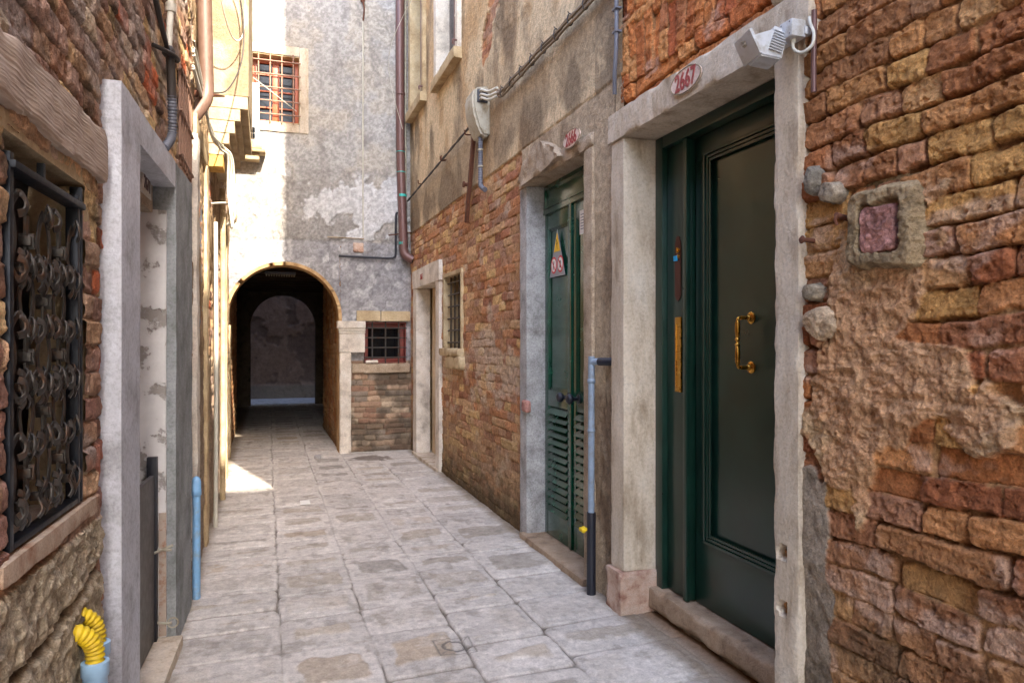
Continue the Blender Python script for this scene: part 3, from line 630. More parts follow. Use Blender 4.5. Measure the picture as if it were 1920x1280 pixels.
# triangular-topped warning sign on the left leaf
b = MB(); SX = 1.872
sg = b.prism([(SX, 4.462, 1.845), (SX, 4.742, 1.845), (SX, 4.602, 2.165)], (.003, 0, 0)).build('warning_sign', M['signgrey'], lf)
def on_sign(pts, m, x, nm): b = MB(); b.prism([(x, y_, z_) for y_, z_ in pts], (.001, 0, 0)); b.build(nm, M[m], sg)
on_sign([(4.546, 2.015), (4.658, 2.015), (4.602, 2.143)], 'signyellow', SX-.001, 'yellow_triangle')
on_sign([(4.610, 2.10), (4.592, 2.066), (4.601, 2.066), (4.593, 2.026), (4.612, 2.072), (4.603, 2.072), (4.616, 2.098)], 'black_ink', SX-.0022, 'lightning_mark')
for yc in (4.661, 4.543):
    for r_, m_, dx in ((.052, 'signred', .001), (.040, 'paper', .002)): on_sign([(yc+r_*math.cos(t), 1.925+r_*1.12*math.sin(t)) for t in np.linspace(0, 6.283, 33)[:-1]], m_, SX-dx, 'red_ring' if m_ == 'signred' else 'white_disc')
    on_sign([(yc+.012, 1.895), (yc+.004, 1.895), (yc-.010, 1.950), (yc-.002, 1.953)] if yc > 4.6 else [(yc+.01, 1.90), (yc-.01, 1.90), (yc-.008, 1.948), (yc+.008, 1.948)], 'black_ink', SX-.003, 'pictogram')
    on_sign([(yc+.034, 1.957), (yc+.028, 1.963), (yc-.034, 1.893), (yc-.028, 1.887)], 'signred', SX-.004, 'slash')
b = MB(); b.box(1.868, 1.8695, 4.105, 4.215, 2.075, 2.225); nt_ = b.build('paper_notice', M['paper'], rf)
b = MB()
for k in range(6): b.box(1.8672, 1.868, 4.12+.02*(k % 3 == 2), 4.20, 2.195-k*.018, 2.200-k*.018)
b.build('printed_lines', M['conduit'], nt_)
oval(B, 1.712, 3.99, 2.61, .125, .052, '2666', .105)
# far white stone doorway
b = MB(); b.rough(1.722, 1.90, 8.82, 9.03, -.02, 2.05, .003, .008, .04, 41, .5); b.build('door_jamb', M['istria_white'], B, 50)
b = MB(); b.rough(1.722, 1.90, 7.57, 7.745, -.02, 2.05, .003, .008, .04, 42, .5); b.build('door_jamb', M['istria_white'], B, 50)
b = MB(); b.rough(1.715, 1.92, 7.55, 9.05, 2.052, 2.275, .004, .01, .04, 43, .5); b.build('lintel', M['istria_white'], B, 50)
b = MB(); b.rough(1.70, 1.99, 7.6, 9.0, -.02, .035, .004, .01, .04, 44, .5); b.build('threshold', M['istria'], B, 50)
b = MB(); b.box(1.92, 1.96, 7.74, 8.83, .03, 2.06, .003); moulding(b, 1.922, 7.85, 8.7, .2, 1.0, .03, .01); moulding(b, 1.922, 7.85, 8.7, 1.12, 1.95, .03, .01); d3 = b.build('door', M['doorcream'], B, 40, 'plain beige far door')
b = MB(); b.lathe((1.92, 7.95, 1.02), (-1, 0, 0), kp, 14); b.build('knob', M['black'], d3, 50)
me = text_mesh('2665', .09, (1.711, 8.45, 2.16), (0, -1, 0), (0, 0, 1), .001, .8, .002); link('number', me, M['redpaint'], B)
# small barred window
wn = MB(); y0, y1, z0, z1 = 6.72, 7.40, 1.33, 2.06
for q in ((y0-.04, y0, z0, z1+.04), (y1, y1+.05, z0, z1+.04), (y0, y1, z1, z1+.04)): wn.rough(1.735, 1.93, *q, .003, .006, .03, 51, .4)
wn = wn.build('window', M['cream'], B, 50, 'small barred window beside the beige door')
b = MB(); b.box(1.925, 1.94, y0, y1, z0, z1); b.build('pane', M['glass'], wn)
b = MB()
for k in range(4): y_ = y0+.09+k*.165; b.tube([(1.79, y_, z0-.01), (1.79, y_, z1+.01)], .008, 6)
for k in range(6): z_ = z0+.06+k*.122; b.tube([(1.782, y0-.01, z_), (1.782, y1+.01, z_)], .008, 6)
b.build('grille', M['iron'], wn, 40)
b = MB(); b.rough(1.69, 1.9, 6.66, 7.47, 1.255, 1.33, .006, .02, .02, 53, 1); b.rough(1.70, 1.8, 6.63, 7.18, 1.13, 1.256, .006, .02, .02, 54, 1); b.build('sill', M['cream'], wn, 50)
# upper windows with grey wooden frames
def upper_window(y0, y1, z0, sill, lab):
    b = MB(); z1 = 5.9
    b.rough(1.70, 1.93, y1, y1+.12, z0, z1+.1, .003, .01, .04, 61, .5); b.rough(1.70, 1.93, y0-.1, y0, z0, z1+.1, .003, .01, .04, 62, .5); b.rough(1.70, 1.93, y0, y1, z1, z1+.1, .003, .01, .04, 63, .5)
    o = b.build('window', M['istria_white'] if sill else M['cream'], B, 50, lab)
    b = MB(); b.rough(1.66, 1.93, y0-.12, y1+.12, z0-.11, z0-.001, .005, .012, .03, 64, .8); b.build('sill', M['cream'], o, 50)
    b = MB(); b.box(1.85, 1.9, y0, y0+.06, z0, z1); b.box(1.85, 1.9, y1-.06, y1, z0, z1); b.box(1.85, 1.9, y0+.06, y1-.06, z0, z0+.07); b.box(1.85, 1.9, (y0+y1)/2-.04, (y0+y1)/2+.04, z0+.07, z1); b.build('frame', M['shutterwood'], o, 40)
    b = MB(); b.box(1.885, 1.895, y0+.05, y1-.05, z0+.05, z1); b.build('pane', M['glass'], o)
    b = MB(); b.box(1.70, 1.735, y0-.02, y0+.03, z0+.0, z1, .003); b.tube([(1.70, y0-.1, z0+.06), (1.66, y0-.1, z0+.06), (1.66, y0-.1, z0+.02)], .01, 6); b.build('shutter_edge', M['drain'], o, 40)
upper_window(6.80, 7.62, 4.2, True, 'nearer upper window with white stone sides')
upper_window(8.42, 9.12, 4.3, False, 'farther upper window with grey wooden frame')

# ================================================================== GREY HOUSE with the arched passage
FY = 9.35; AC, AR, AS = .19, .662, 1.69
def c_fun(x, z):
    n = fbm(x*3, z*3, 202, 5); nf = fbm(x*18, z*18, 203, 4); nm = fbm(x*8, z*8, 204, 5); nl = fbm(x*1.2, z*1.2, 205, 3)
    c = mix(srgb(150, 148, 145), srgb(172, 170, 167), nm); c = mix(c, srgb(178, 166, 146), ss(.45, .65, n)*.35)
    c = mix(c, srgb(132, 128, 124), ss(.56, .72, fbm(x*6, z*2.2, 207, 4))*.5)
    band = ss(3.75, 3.4, z+.35*(nm-.5))
    c = mix(c, srgb(136, 132, 128)*(.8+.4*nm)[..., None], band*ss(.38, .6, nm+.1*ss(3.0, 2.7, z))*.85)
    wp = ss(.5, .56, nm*.55+n*.25+.30*gblob(x, z, 1.25, 3.15, .52, .26)+.2*gblob(x, z, .62, 3.05, .2, .2)+.2*gblob(x, z, 1.1, 2.6, .3, .15))*ss(3.6, 3.45, z+.1*(nm-.5))*ss(2.4, 2.6, z)
    c = mix(c, srgb(190, 190, 190), wp*.9)
    low = ss(2.68, 2.64, z+.03*(n-.5)); lc = mix(srgb(124, 124, 128), srgb(160, 158, 158), nm); lc = mix(lc, srgb(178, 176, 176), ss(.55, .65, fbm(x*9, z*9, 209, 4))*.7); c = mix(c, lc, low)
    c = mix(c, srgb(118, 116, 112), ss(.03, .0, np.abs(z-2.665))*.35*ss(.4, .6, nm))
    c = mix(c, srgb(110, 92, 70), ss(1.72, 1.76, x+.03*(nm-.5))*.4)
    c = c*(.84+.3*nf)[..., None]*(.86+.3*ss(.4,.6,fbm(x*40,z*40,219,3)))[..., None]
    cr = ss(.012, .0, np.abs(fbm(x*2.3, z*1.7, 261, 3)-.5))*ss(.5, .62, fbm(x*1.5, z*1.5, 262, 3)); c = c*(1-.3*cr)[..., None]
    h = .008*(nm-.5)+.005*(nf-.5)+.010*(nl-.5)+.012*wp-.006*low+.006-.006*cr
    e, i, r, fx, fz = bricks(x, z, .24, .070, .4, .014, 71)
    e = e-.006*(nm-.45); br = (z < 1.15+.02*(n-.5)) & (x > .95)
    cb = palette(i, r, [(176, 150, 126), (160, 132, 110), (186, 166, 142), (150, 118, 98), (140, 126, 112)], 210)*(.75+.45*nm)[..., None]
    cb = mix(srgb(140, 124, 104), cb, ss(0, .01, e)); cb = mix(cb, srgb(84, 74, 62), ss(.48, .64, fbm(x*4, z*5, 211, 4)+.2*ss(.5, .1, z)-.05)*.75)
    h = np.where(br, ss(0, .014, e)*(.012+.01*rnd(i, r, 7))+.008*(nm-.5)-.012, h); c = np.where(br[..., None], cb*(.85+.3*nf)[..., None], c)
    inarch = (np.abs(x-AC) < AR) & (z < AS) | (np.hypot(x-AC, z-AS) < AR)
    keep = ~(inarch | ((x > -.185) & (x < .365) & (z > 4.085) & (z < 4.91)) | ((x > 1.165) & (x < 1.69) & (z > 1.125) & (z < 1.645)))
    return h-.006, c, keep
Cc = thing('grey_house', 'grey plastered house closing the alley with an arched passage through it', 'house', (AC, FY, 0))
def tun_fun(flip):
    def f(y, z):
        n = fbm(y*5, z*5, 232, 5); nm = fbm(y*12, z*12, 233, 4); nf = fbm(y*30, z*30, 234, 3)
        e, i, r, fx, fz = bricks(y, z, .25, .072, .4, .014, 91); e = e-.007*(nm-.45)
        h = ss(0, .013, e)*(.01+.012*rnd(i, r, 7))+.008*(nm-.5)
        cb = palette(i, r, [(196, 142, 92), (184, 124, 78), (206, 160, 110), (176, 120, 88)], 240)*(.8+.35*nm)[..., None]
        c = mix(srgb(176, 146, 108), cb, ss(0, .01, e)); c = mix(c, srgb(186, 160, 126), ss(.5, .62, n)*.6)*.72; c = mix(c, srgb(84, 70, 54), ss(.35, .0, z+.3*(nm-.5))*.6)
        return h-.012, c, np.ones(y.shape, bool)
    return f
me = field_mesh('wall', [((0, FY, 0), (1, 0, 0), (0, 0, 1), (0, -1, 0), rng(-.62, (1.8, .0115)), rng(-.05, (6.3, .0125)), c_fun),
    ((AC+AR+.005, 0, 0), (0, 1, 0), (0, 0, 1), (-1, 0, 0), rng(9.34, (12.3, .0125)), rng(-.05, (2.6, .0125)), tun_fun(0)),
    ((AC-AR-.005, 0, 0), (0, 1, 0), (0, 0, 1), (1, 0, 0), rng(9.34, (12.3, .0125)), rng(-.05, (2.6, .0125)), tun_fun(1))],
    [(-.7, 1.8, 9.38, 9.6, 6.2, 7.6, (190, 188, 184)), (-4, -.7, 9.36, 9.6, 2.0, 7.6, (190, 188, 184)), (1.8, 5, 9.42, 9.6, 0, 7.6, (190, 188, 184)),
     (-.7, AC-AR-.03, 9.40, 12.3, -.1, 2.62, (150, 110, 80)), (AC+AR+.03, 1.10, 9.42, 12.3, -.1, 2.62, (150, 110, 80)),
     (-2.2, -.7, 12.15, 12.3, -.1, 2.62, (80, 62, 48)), (1.1, 2.4, 12.15, 12.3, -.1, 2.62, (80, 62, 48)), (-2.3, -2.2, 12.15, 17, -.1, 2.62, (70, 55, 42)), (2.4, 2.5, 12.15, 17, -.1, 2.62, (70, 55, 42)),  # widened side walls in dark tones: passage gloom put into colour and shape
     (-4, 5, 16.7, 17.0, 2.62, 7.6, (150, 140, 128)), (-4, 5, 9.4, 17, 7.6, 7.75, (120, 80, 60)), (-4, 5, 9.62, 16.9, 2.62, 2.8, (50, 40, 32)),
     (-4, -3.9, 9.6, 17, 0, 7.6, (150, 140, 128)), (4.9, 5, 9.6, 17, 0, 7.6, (150, 140, 128))])
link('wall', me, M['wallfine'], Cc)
# exit arch at the far end, plaster darkened to stand in for shade
b = MB(); XL, XR, XS = -.365, 1.0, 1.74; XC = (XL+XR)/2; Rr = (XR-XL)/2
prev = None
top = 2.7
pts = [(XL, 0)]+[(XC-Rr*math.cos(t), XS+Rr*math.sin(t)) for t in np.linspace(0, math.pi, 25)]+[(XR, 0)]
for k in range(len(pts)-1):
    (xa, za), (xb, zb_) = pts[k], pts[k+1]
    if abs(xa-xb) > 1e-4: b.prism([(xa, 16.75, za), (xb, 16.75, zb_), (xb, 16.75, top), (xa, 16.75, top)], (0, .25, 0))
b.box(-2.25, XL, 16.75, 17.0, -.1, top); b.box(XR, 2.45, 16.75, 17.0, -.1, top)
b.build('exit_arch', stone('shade_toned_plaster', (96, 84, 72), (70, 60, 50)), Cc)
# arch trim at the street side
b = MB(); T = [(AC+AR, 0)]+[(AC+AR*math.cos(t), AS+AR*math.sin(t)) for t in np.linspace(0, math.pi, 41)]+[(AC-AR, 0)]
def trim(b, path, w0, w1, y0, y1):
    for k in range(len(path)-1):
        (xa, za), (xb, zb_) = path[k], path[k+1]
        if k == 0: oa = (xa+w1, za); ia = (xa-w0, za)
        else: oa, ia = ob, ib
        d = Vector((xb-AC, 0, max(zb_-AS, 0))).normalized() if zb_ > AS-.001 else Vector((1 if xb > AC else -1, 0, 0))
        ob = (xb+d.x*w1, zb_+d.z*w1); ib = (xb-d.x*w0, zb_-d.z*w0)
        b.prism([(ia[0], y0, ia[1]), (oa[0], y0, oa[1]), (ob[0], y0, ob[1]), (ib[0], y0, ib[1])], (0, y1-y0, 0))
trim(b, T, .012, .028, FY-.012, FY+.30); bmesh.ops.remove_doubles(b.bm, verts=b.bm.verts[:], dist=.0005)
b.build('arch_edge', stone('ochre_arch_edge', (186, 150, 104), (150, 112, 74), (206, 176, 132), 10), Cc, 40)
for k in range(11):
    b = MB(); y_ = 9.75+k*.62; b.rough(-.75 if y_ < 12.2 else -2.2, 1.2 if y_ < 12.2 else 2.4, y_, y_+.13, 2.44, 2.615, .004, .008, .08, 300+k, .4); b.build('ceiling_beam', M['beam'], Cc, 50)
lt = thing('ceiling_lamp', 'grey slatted lamp fixed under the beams inside the arched passage', 'lamp', (.17, 11.4, 2.44))
b = MB(); b.box(-.05, .39, 11.33, 11.47, 2.40, 2.439, .006); b.build('housing', M['conduit'], lt, 40)
b = MB()
for k in range(12): b.box(-.035+k*.036, -.015+k*.036, 11.325, 11.475, 2.376, 2.402, .003)
b.build('slats', M['greyplastic'], lt, 40)
# stone pilaster right of the arch
p_ = MB(); p_.rough(.845, .985, 9.25, 9.42, -.02, 1.262, .004, .012, .025, 81, .8); p_ = p_.build('pilaster', M['istria_white'], Cc, 50)
b = MB(); b.rough(.84, 1.155, 9.245, 9.40, 1.264, 1.50, .003, .008, .025, 82, .5); b.build('block', M['istria_white'], p_, 50)
b = MB(); b.box(.815, 1.16, 9.215, 9.40, 1.565, 1.655, .008); b.box(.828, 1.16, 9.228, 9.40, 1.532, 1.564, .01); b.box(.836, 1.158, 9.238, 9.40, 1.501, 1.531, .008); b.build('capital', M['istria_white'], p_, 40)
b = MB(); b.rough(-.56, -.425, 9.26, 9.40, -.02, 1.60, .006, .016, .03, 83, 1); b.build('arch_pier', M['cream'], Cc, 50)
# lower window
M['darkred'] = paint('dark_red_window_paint', (124, 56, 46), .45, var=.12)
def bar_window(parent, x0, x1, z0, z1, nb, nh, lab, wood, rec=.12, yb=-.03):
    f = MB(); t = .045; y0_, y1_ = FY+rec, FY+rec+.05
    for q in ((x0, x0+t, z0, z1), (x1-t, x1, z0, z1)): f.box(q[0], q[1], y0_, y1_, q[2], q[3], .003)
    f.box(x0+t, x1-t, y0_, y1_, z0, z0+t, .003); f.box(x0+t, x1-t, y0_, y1_, z1-t*1.4, z1, .003); xm = (x0+x1)/2
    if wood > 1: f.box(xm-.04, xm+.04, y0_-.004, y1_, z0+t, z1-t*1.4, .003)
    w_ = f.build('window', M['darkred' if wood == 1 else 'redwood'], parent, 40, lab)
    r_ = MB()
    for q in ((x0-.01, x0, z0, z1), (x1, x1+.01, z0, z1), (x0, x1, z0-.01, z0), (x0, x1, z1, z1+.01)): r_.box(q[0], q[1], FY-.004, FY+rec+.06, q[2], q[3])
    r_.build('reveal', M['darkred'] if wood == 1 else M['cream'], w_)
    g_ = MB(); g_.box(x0+t, x1-t, y1_-.015, y1_-.01, z0+t, z1-t*1.4); g_.build('pane', M['glass'], w_)
    s = MB()
    for k in range(1, 4): z_ = z0+(z1-z0)*k/4; s.box(x0+t, x1-t, y0_+.008, y0_+.03, z_-.008, z_+.008)
    if wood > 1: s.build('glazing_bars', M['redwood'], w_)
    else: s.bm.free()
    b = MB()
    for k in range(nb): x_ = x0+(x1-x0)*(k+.5)/nb; b.tube([(x_, FY+yb, z0-.02), (x_, FY+yb, z1+.02)], .0095, 6)
    for k in range(nh): z_ = z0+(z1-z0)*(k+.5)/nh; b.tube([(x0-.02, FY+yb-.01, z_), (x1+.02, FY+yb-.01, z_)], .009, 6)
    b.build('grille', M['iron'] if wood == 1 else M['rustlight'], w_, 40)
    return w_
M['rustlight'] = paint('dusty_iron_bars', (150, 118, 100), .7, .2, .2, sc_=50)
w1 = bar_window(Cc, 1.175, 1.68, 1.135, 1.635, 3, 4, 'low barred window with a red frame right of the stone pilaster', 1, yb=.0)
b = MB(); b.box(1.25, 1.60, FY+.17, FY+.19, 1.19, 1.26, .004); b.box(1.25, 1.28, FY+.17, FY+.19, 1.26, 1.5); b.box(1.57, 1.60, FY+.17, FY+.19, 1.26, 1.5); b.build('inner_frame', paint('lilac_frame', (170, 150, 170), .5), w1, 40)
b = MB(); b.rough(1.06, 1.36, 9.30, 9.5, 1.66, 1.79, .004, .008, .03, 85, .6); b.rough(1.365, 1.74, 9.30, 9.5, 1.66, 1.79, .004, .008, .03, 86, .6); b.build('lintel', M['cream'], w1, 50)
b = MB(); b.rough(1.0, 1.74, 9.31, 9.5, 1.0, 1.12, .005, .01, .03, 87, .8); b.build('sill', M['cement'], w1, 50)
b = MB(); b.rough(1.17, 1.33, 9.29, 9.36, 1.125, 1.16, .008, .02, .012, 88, 1); b.build('mortar_lump', M['istria_white'], w1, 50)
w2 = bar_window(Cc, -.18, .36, 4.09, 4.90, 4, 5, 'barred window with an orange wooden frame high over the arch', 2)
b = MB()
b.rough(.365, .475, FY-.02, FY+.15, 3.97, 5.03, .003, .008, .04, 89, .6); b.rough(-.29, -.185, FY-.02, FY+.15, 3.97, 5.03, .003, .008, .04, 90, .6); b.rough(-.184, .364, FY-.018, FY+.15, 4.915, 5.03, .003, .008, .04, 91, .6); b.rough(-.184, .364, FY-.018, FY+.15, 3.97, 4.08, .003, .008, .04, 92, .6)
b.build('surround', M['istria'], w2, 50)
# ================================================================== LEFT HOUSES
def LX(y): return -.5758+.038*y if y < 4.2 else -.4162-.006*(y-4.2)
def lxa(y): return np.where(y < 4.2, -.5758+.038*y, -.4162-.006*(y-4.2))
def d_fun(y, z):
    n = fbm(y*5, z*5, 402, 5); nf = fbm(y*30, z*30, 403, 4); nm = fbm(y*13, z*15, 404, 4); nl = fbm(y*1.4, z*1.4, 405, 4)
    e, i, r, fx, fz = bricks(y, z+.03*(y-2), .25, .074, .4, .016, 51)
    e = e-.009*(nm-.45)-.004*(nf-.5); edge = ss(-.002, .011, e); rg = np.abs(fbm(y*24, z*30, 84, 4)-.5)*2
    h = -.005*rg*edge+edge*(.012+.012*rnd(i, r, 7))+edge*.008*(n-.5)+.006*(nm-.5)+.005*(nf-.5)
    cb = palette(i, r, [(150, 124, 104), (166, 134, 106), (146, 112, 92), (182, 150, 116), (172, 96, 66), (158, 130, 116), (138, 108, 94), (190, 162, 120)], 408)*(.72+.5*nm)[..., None]
    r_b = rid(y*28, z*32, 492, 4); h = h+.009*(r_b-.5); cb = cb*(.7+.55*r_b)[..., None]; cb = cb*np.array([1.34, 1.32, 1.26]); cb = mix(cb, palette(i, r, [(176, 128, 112), (172, 128, 110), (150, 104, 92), (184, 150, 124)], 409), ss(1.6, 1.2, z)*.6)
    c = mix(mix(srgb(132, 112, 92), srgb(176, 156, 130), n), cb, ss(-.001, .008, e))
    c = mix(c, srgb(176, 166, 158), ss(.54, .7, fbm(y*4, z*6, 415, 4)+.2*ss(1.9, 2.3, z)-.06)*.6)
    # big rough stones below the window
    e2, i2, r2, _, _ = bricks(y, z+.1, .55, .27, .5, .03, 57); sb = (y < 2.48+.05*(n-.5)) & (z < .88) & (z > .38)
    hs = ss(0, .02, e2)*.024+.012*(n-.5)+.012*(nm-.5)+.022*(r_b-.5)+.018*(rid(y*6, z*14, 499, 4)-.5); cs = mix(srgb(156, 138, 114), srgb(204, 188, 160), r_b); cs = mix(srgb(96, 80, 64), cs, ss(0, .012, e2))*(.8+.35*nf)[..., None]
    h = np.where(sb, hs, h); c = np.where(sb[..., None], cs, c)
    c = mix(c, srgb(74, 66, 54), ss(.5, .66, fbm(y*6, z*6, 77, 4)+.3*ss(.7, .1, z)-.1)*.7)
    # beyond the white doorway: plaster that flakes to show bricks
    pl = ss(.5, .54, fbm(y*2.6, z*1.8, 421, 5)+.12*(nf-.5)+.02)*ss(4.0, 4.3, y)
    pc = mix(srgb(150, 124, 92), srgb(186, 160, 126), nm); pc = mix(pc, srgb(112, 90, 66), ss(.46, .6, fbm(y*7, z*3, 425, 4))*.7); pc = mix(pc, srgb(150, 128, 106), ss(1.6, .6, z)*.5)*(.84+.3*nf)[..., None]
    pith = ss(.62, .72, fbm(y*20, z*20, 431, 3))
    h = h*(1-pl)+pl*(.03+.010*(n-.5)+.006*(nm-.5)-.008*pith); c = mix(c, pc, pl); c = mix(c, srgb(120, 96, 76), pl*pith*.5)
    low = ss(4.2, 4.4, y)*ss(1.35, 1.2, z+.2*(n-.5)); h = h+low*(.012*(nm-.5)); c = mix(c, mix(srgb(112, 96, 82), srgb(172, 154, 132), nm)*(.8+.4*nf)[..., None], low*.65)
    hl = lambda a, b_, c_, d: (y > a) & (y < b_) & (z > c_) & (z < d)
    keep = ~(hl(1.76, 2.32, .945, 1.845) | hl(2.85, 3.68, -1, 2.11) | hl(3.98, 4.5, 2.32, 2.78))
    h = h-.018*ss(2.46, 2.54, y)*ss(2.9, 2.7, y)*ss(2.3, 2.2, z)
    return h-.022+(lxa(y)+.5), c, keep
D = thing('left_brick_house', 'grey-brown brick house with an ornate iron window grille and a whitewashed doorway', 'house', (-.5, 2.5, 0))
XB = -.66
me = field_mesh('wall', [((-.5, 0, 0), (0, 1, 0), (0, 0, 1), (1, 0, 0), rng(1.15, (3.0, .0055), (4.25, .0075)), rng(-.06, (3.0, .0065), (4.6, .012)), d_fun)],
    [(-.75, XB+.02, -3, 1.17, 0, 4.5, (150, 120, 96)), (-4, -3.9, -3, 4.25, 0, 4.5, (150, 120, 96)), (-4, -.55, -3, 4.25, 4.5, 4.6, (120, 80, 60)), (-4, -.7, -3.1, -3, 0, 4.5, (150, 120, 96)), (-4, -1.5, 4.2, 4.25, 0, 4.5, (60, 50, 44)), (-1.55, -1.5, -3, 4.2, 0, 4.5, (88, 76, 70))])
link('wall', me, M['wall'], D)
# timber lintel and the ornate window
def sk(b):   # shear things built on x=0 plane to follow the slanted wall
    for v in b.bm.verts: v.co.x += LX(v.co.y)
    return b
b = MB(); b.rough(-.10, .012, 1.5, 2.53, 1.885, 2.035, .007, .010, .012, 101, 1.2); sk(b).build('timber_lintel', M['oldwood'], D, 50)
W = MB()
for q in ((1.55, 1.765, 1.845, 1.884), (1.55, 2.53, 1.846, 1.884)): pass
W.rough(-.12, -.006, 1.70, 2.40, 1.838, 1.882, .003, .006, .03, 102, .5)
W.rough(-.14, -.012, 2.312, 2.40, .95, 1.836, .008, .012, .012, 103, 1.2); W.rough(-.14, -.03, 1.70, 1.768, .95, 1.836, .005, .01, .015, 104, 1)
win = sk(W).build('window', M['cream'], D, 50, 'window behind an ornate wrought iron grille')
b = MB(); b.rough(-.14, .010, 1.70, 2.40, .900, .948, .003, .005, .02, 105, .6); sk(b).build('sill', stone('rusty_sill', (190, 164, 140), (150, 96, 66), (206, 186, 164), 9), win, 50)
b = MB(); b.box(-.19, -.175, 1.6, 2.45, .9, 1.9); sk(b).build('pane', paint('brown_grey_board', (74, 62, 58), .7, var=.1), win)
b = MB()
for q in ((1.775, 1.797, .955, 1.80), (2.262, 2.284, .955, 1.80), (2.296, 2.31, .955, 1.83)): b.box(-.035, -.004, *q, .003)
b.box(-.035, .006, 1.775, 2.30, 1.765, 1.782, .003); b.box(-.035, -.004, 1.797, 2.262, .957, .972, .003); b.box(-.03, -.015, 2.02, 2.035, 1.782, 1.83); sk(b).build('grille_frame', M['ironframe'], win, 40)
b = MB(); rr = random.Random(5)
def strip(pts, wd=.011, th=.0032, tap=True):
    P = [Vector((-.018+(p[2] if len(p) > 2 else 0), p[0], p[1])) for p in pts]
    b.tube(P, 1, 6, flat=(wd, th, (1, 0, 0)))
ncol = 4; cw = (2.262-1.797)/ncol; per = .262
for cI in range(ncol+1):
    yc = 1.797+cI*cw; odd = cI % 2; z = .972-(per/2 if odd else 0)
    while z < 1.765:
        zc = z+per/2; a = cw*.38; hh = per*.31
        if .972 < zc-hh*.2 and zc+hh*.2 < 1.765:
            for s_ in (-1, 1):
                if (cI == 0 and s_ < 0) or (cI == ncol and s_ > 0): continue
                lo, hi = max(zc-hh, .975), min(zc+hh, 1.763)
                strip([(yc+s_*.004, lo-.0), (yc+s_*a*.62, lo+.028), (yc+s_*a, zc), (yc+s_*a*.62, hi-.028), (yc+s_*.004, hi)])
                # leaf-like curls that roll out in front at top and bottom
                for t_, e_ in ((1, zc+hh), (-1, zc-hh)):
                    if .99 < e_ < 1.75:
                        strip([(yc+s_*.006, e_-t_*.02, .004), (yc+s_*.022, e_+t_*.012, .014), (yc+s_*.032, e_-t_*.004, .026), (yc+s_*.026, e_-t_*.026, .026), (yc+s_*.016, e_-t_*.034, .016)], .010, .0034)
        # straight link with collar
        zl = z
        if .985 < zl < 1.75 and 0 < cI < ncol:
            strip([(yc, max(zl-per*.22, .974)), (yc, min(zl+per*.22, 1.763))], .012, .006)
            for dz in (-.006, .006): b.tube([(-.034, yc, zl+dz), (-.002, yc, zl+dz)], .013, 8, flat=(1, .4, (0, 1, 0)))
            b.box(-.030, -.005, yc-.014, yc+.014, zl-.011, zl+.011, .003)
        z += per
    # ties to the neighbouring column
    if cI < ncol:
        z = .972+per/4
        while z < 1.74:
            y2 = yc+cw/2; b.box(-.028, -.006, y2-.010, y2+.010, z-.010, z+.010, .003)
            for s_ in (-1, 1): strip([(y2, z, .006), (y2+s_*.014, z-.028, .020), (y2+s_*.024, z-.046, .014)], .009, .003); strip([(y2, z, .006), (y2+s_*.014, z+.026, .018), (y2+s_*.026, z+.036, .010)], .009, .003)
            z += per
sk(b).build('grille', M['iron'], win, 40)
# whitewashed doorway
fr = MB(); fr.rough(-.30, .035, 2.585, 2.868, -.02, 2.23, .0015, .004, .03, 111, .2); p1 = sk(fr).build('door_jamb', M['whitepost'], D, 50)
fr = MB(); fr.rough(-.30, .035, 3.662, 4.19, -.02, 2.23, .004, .008, .03, 112, .6); sk(fr).build('door_jamb', M['greypost'], D, 50)
fr = MB(); fr.rough(-.10, .033, 2.872, 3.658, 2.105, 2.228, .003, .006, .03, 113, .4); sk(fr).build('lintel', M['whitepost'], D, 50)
fr = MB(); fr.box(-.30, -.060, 2.87, 3.64, 1.985, 2.22, .002); il = sk(fr).build('inner_lintel', M['cement'], D, 40)
def peel():
    m, nt, b = newmat('peeling_limewash'); n1 = noise(nt, 7, 8, .62); n2 = noise(nt, 60, 5, .7)
    r = ramp(nt, n1.outputs[0], [(.40, srgb(150, 144, 138)), (.44, srgb(176, 170, 166)), (.455, srgb(208, 206, 204)), (.7, srgb(226, 224, 222))]); nt.links.new(r.outputs[0], b.inputs['Base Color']); b.inputs['Roughness'].default_value = .85
    r3 = ramp(nt, n1.outputs[0], [(.42, (0,)*3), (.455, (1,)*3)]); x = bump(nt, b, r3.outputs[0], .8, .006); bump(nt, b, n2.outputs[0], .4, .003, x); return m
M['peel'] = peel()
fr = MB(); fr.rough(-.62, -.005, 3.645, 3.70, .05, 2.0, .004, .005, .03, 114, .4); sk(fr).build('reveal', M['peel'], D, 50)
fr = MB(); fr.box(-.62, -.30, 2.80, 2.868, .0, 2.0); sk(fr).build('reveal', M['peel'], D)
fr = MB(); fr.box(-.60, -.11, 2.87, 3.645, 1.98, 2.0); sk(fr).build('soffit', M['doorcream'], D)
fr = MB(); fr.box(-.62, -.58, 2.868, 3.66, .0, 2.0, .003); moulding(fr, -.575, 2.95, 3.58, .2, 1.9, .03, .01); sk(fr).build('door', paint('brown_inner_door', (116, 92, 80), .5), D, 40)
fr = MB(); fr.box(-.066, -.046, 2.872, 3.60, .055, .80, .004); gt = sk(fr).build('flood_gate', M['gate'], D, 40)
fr = MB(); fr.box(-.078, -.036, 3.60, 3.632, .05, .88, .003); sk(fr).build('gate_channel', M['black'], gt, 40)
fr = MB(); fr.rough(-.34, .065, 2.872, 3.66, -.02, .048, .003, .006, .03, 115, .4); sk(fr).build('threshold', M['istria'], D, 50)
fr = MB(); fr.box(-.034, -.004, 3.637, 3.6445, .06, .62); sk(fr).build('corner_plate', paint('rust_streaked_plate', (176, 160, 146), .6, .2, .1, dirt=(140, 84, 50)), D)
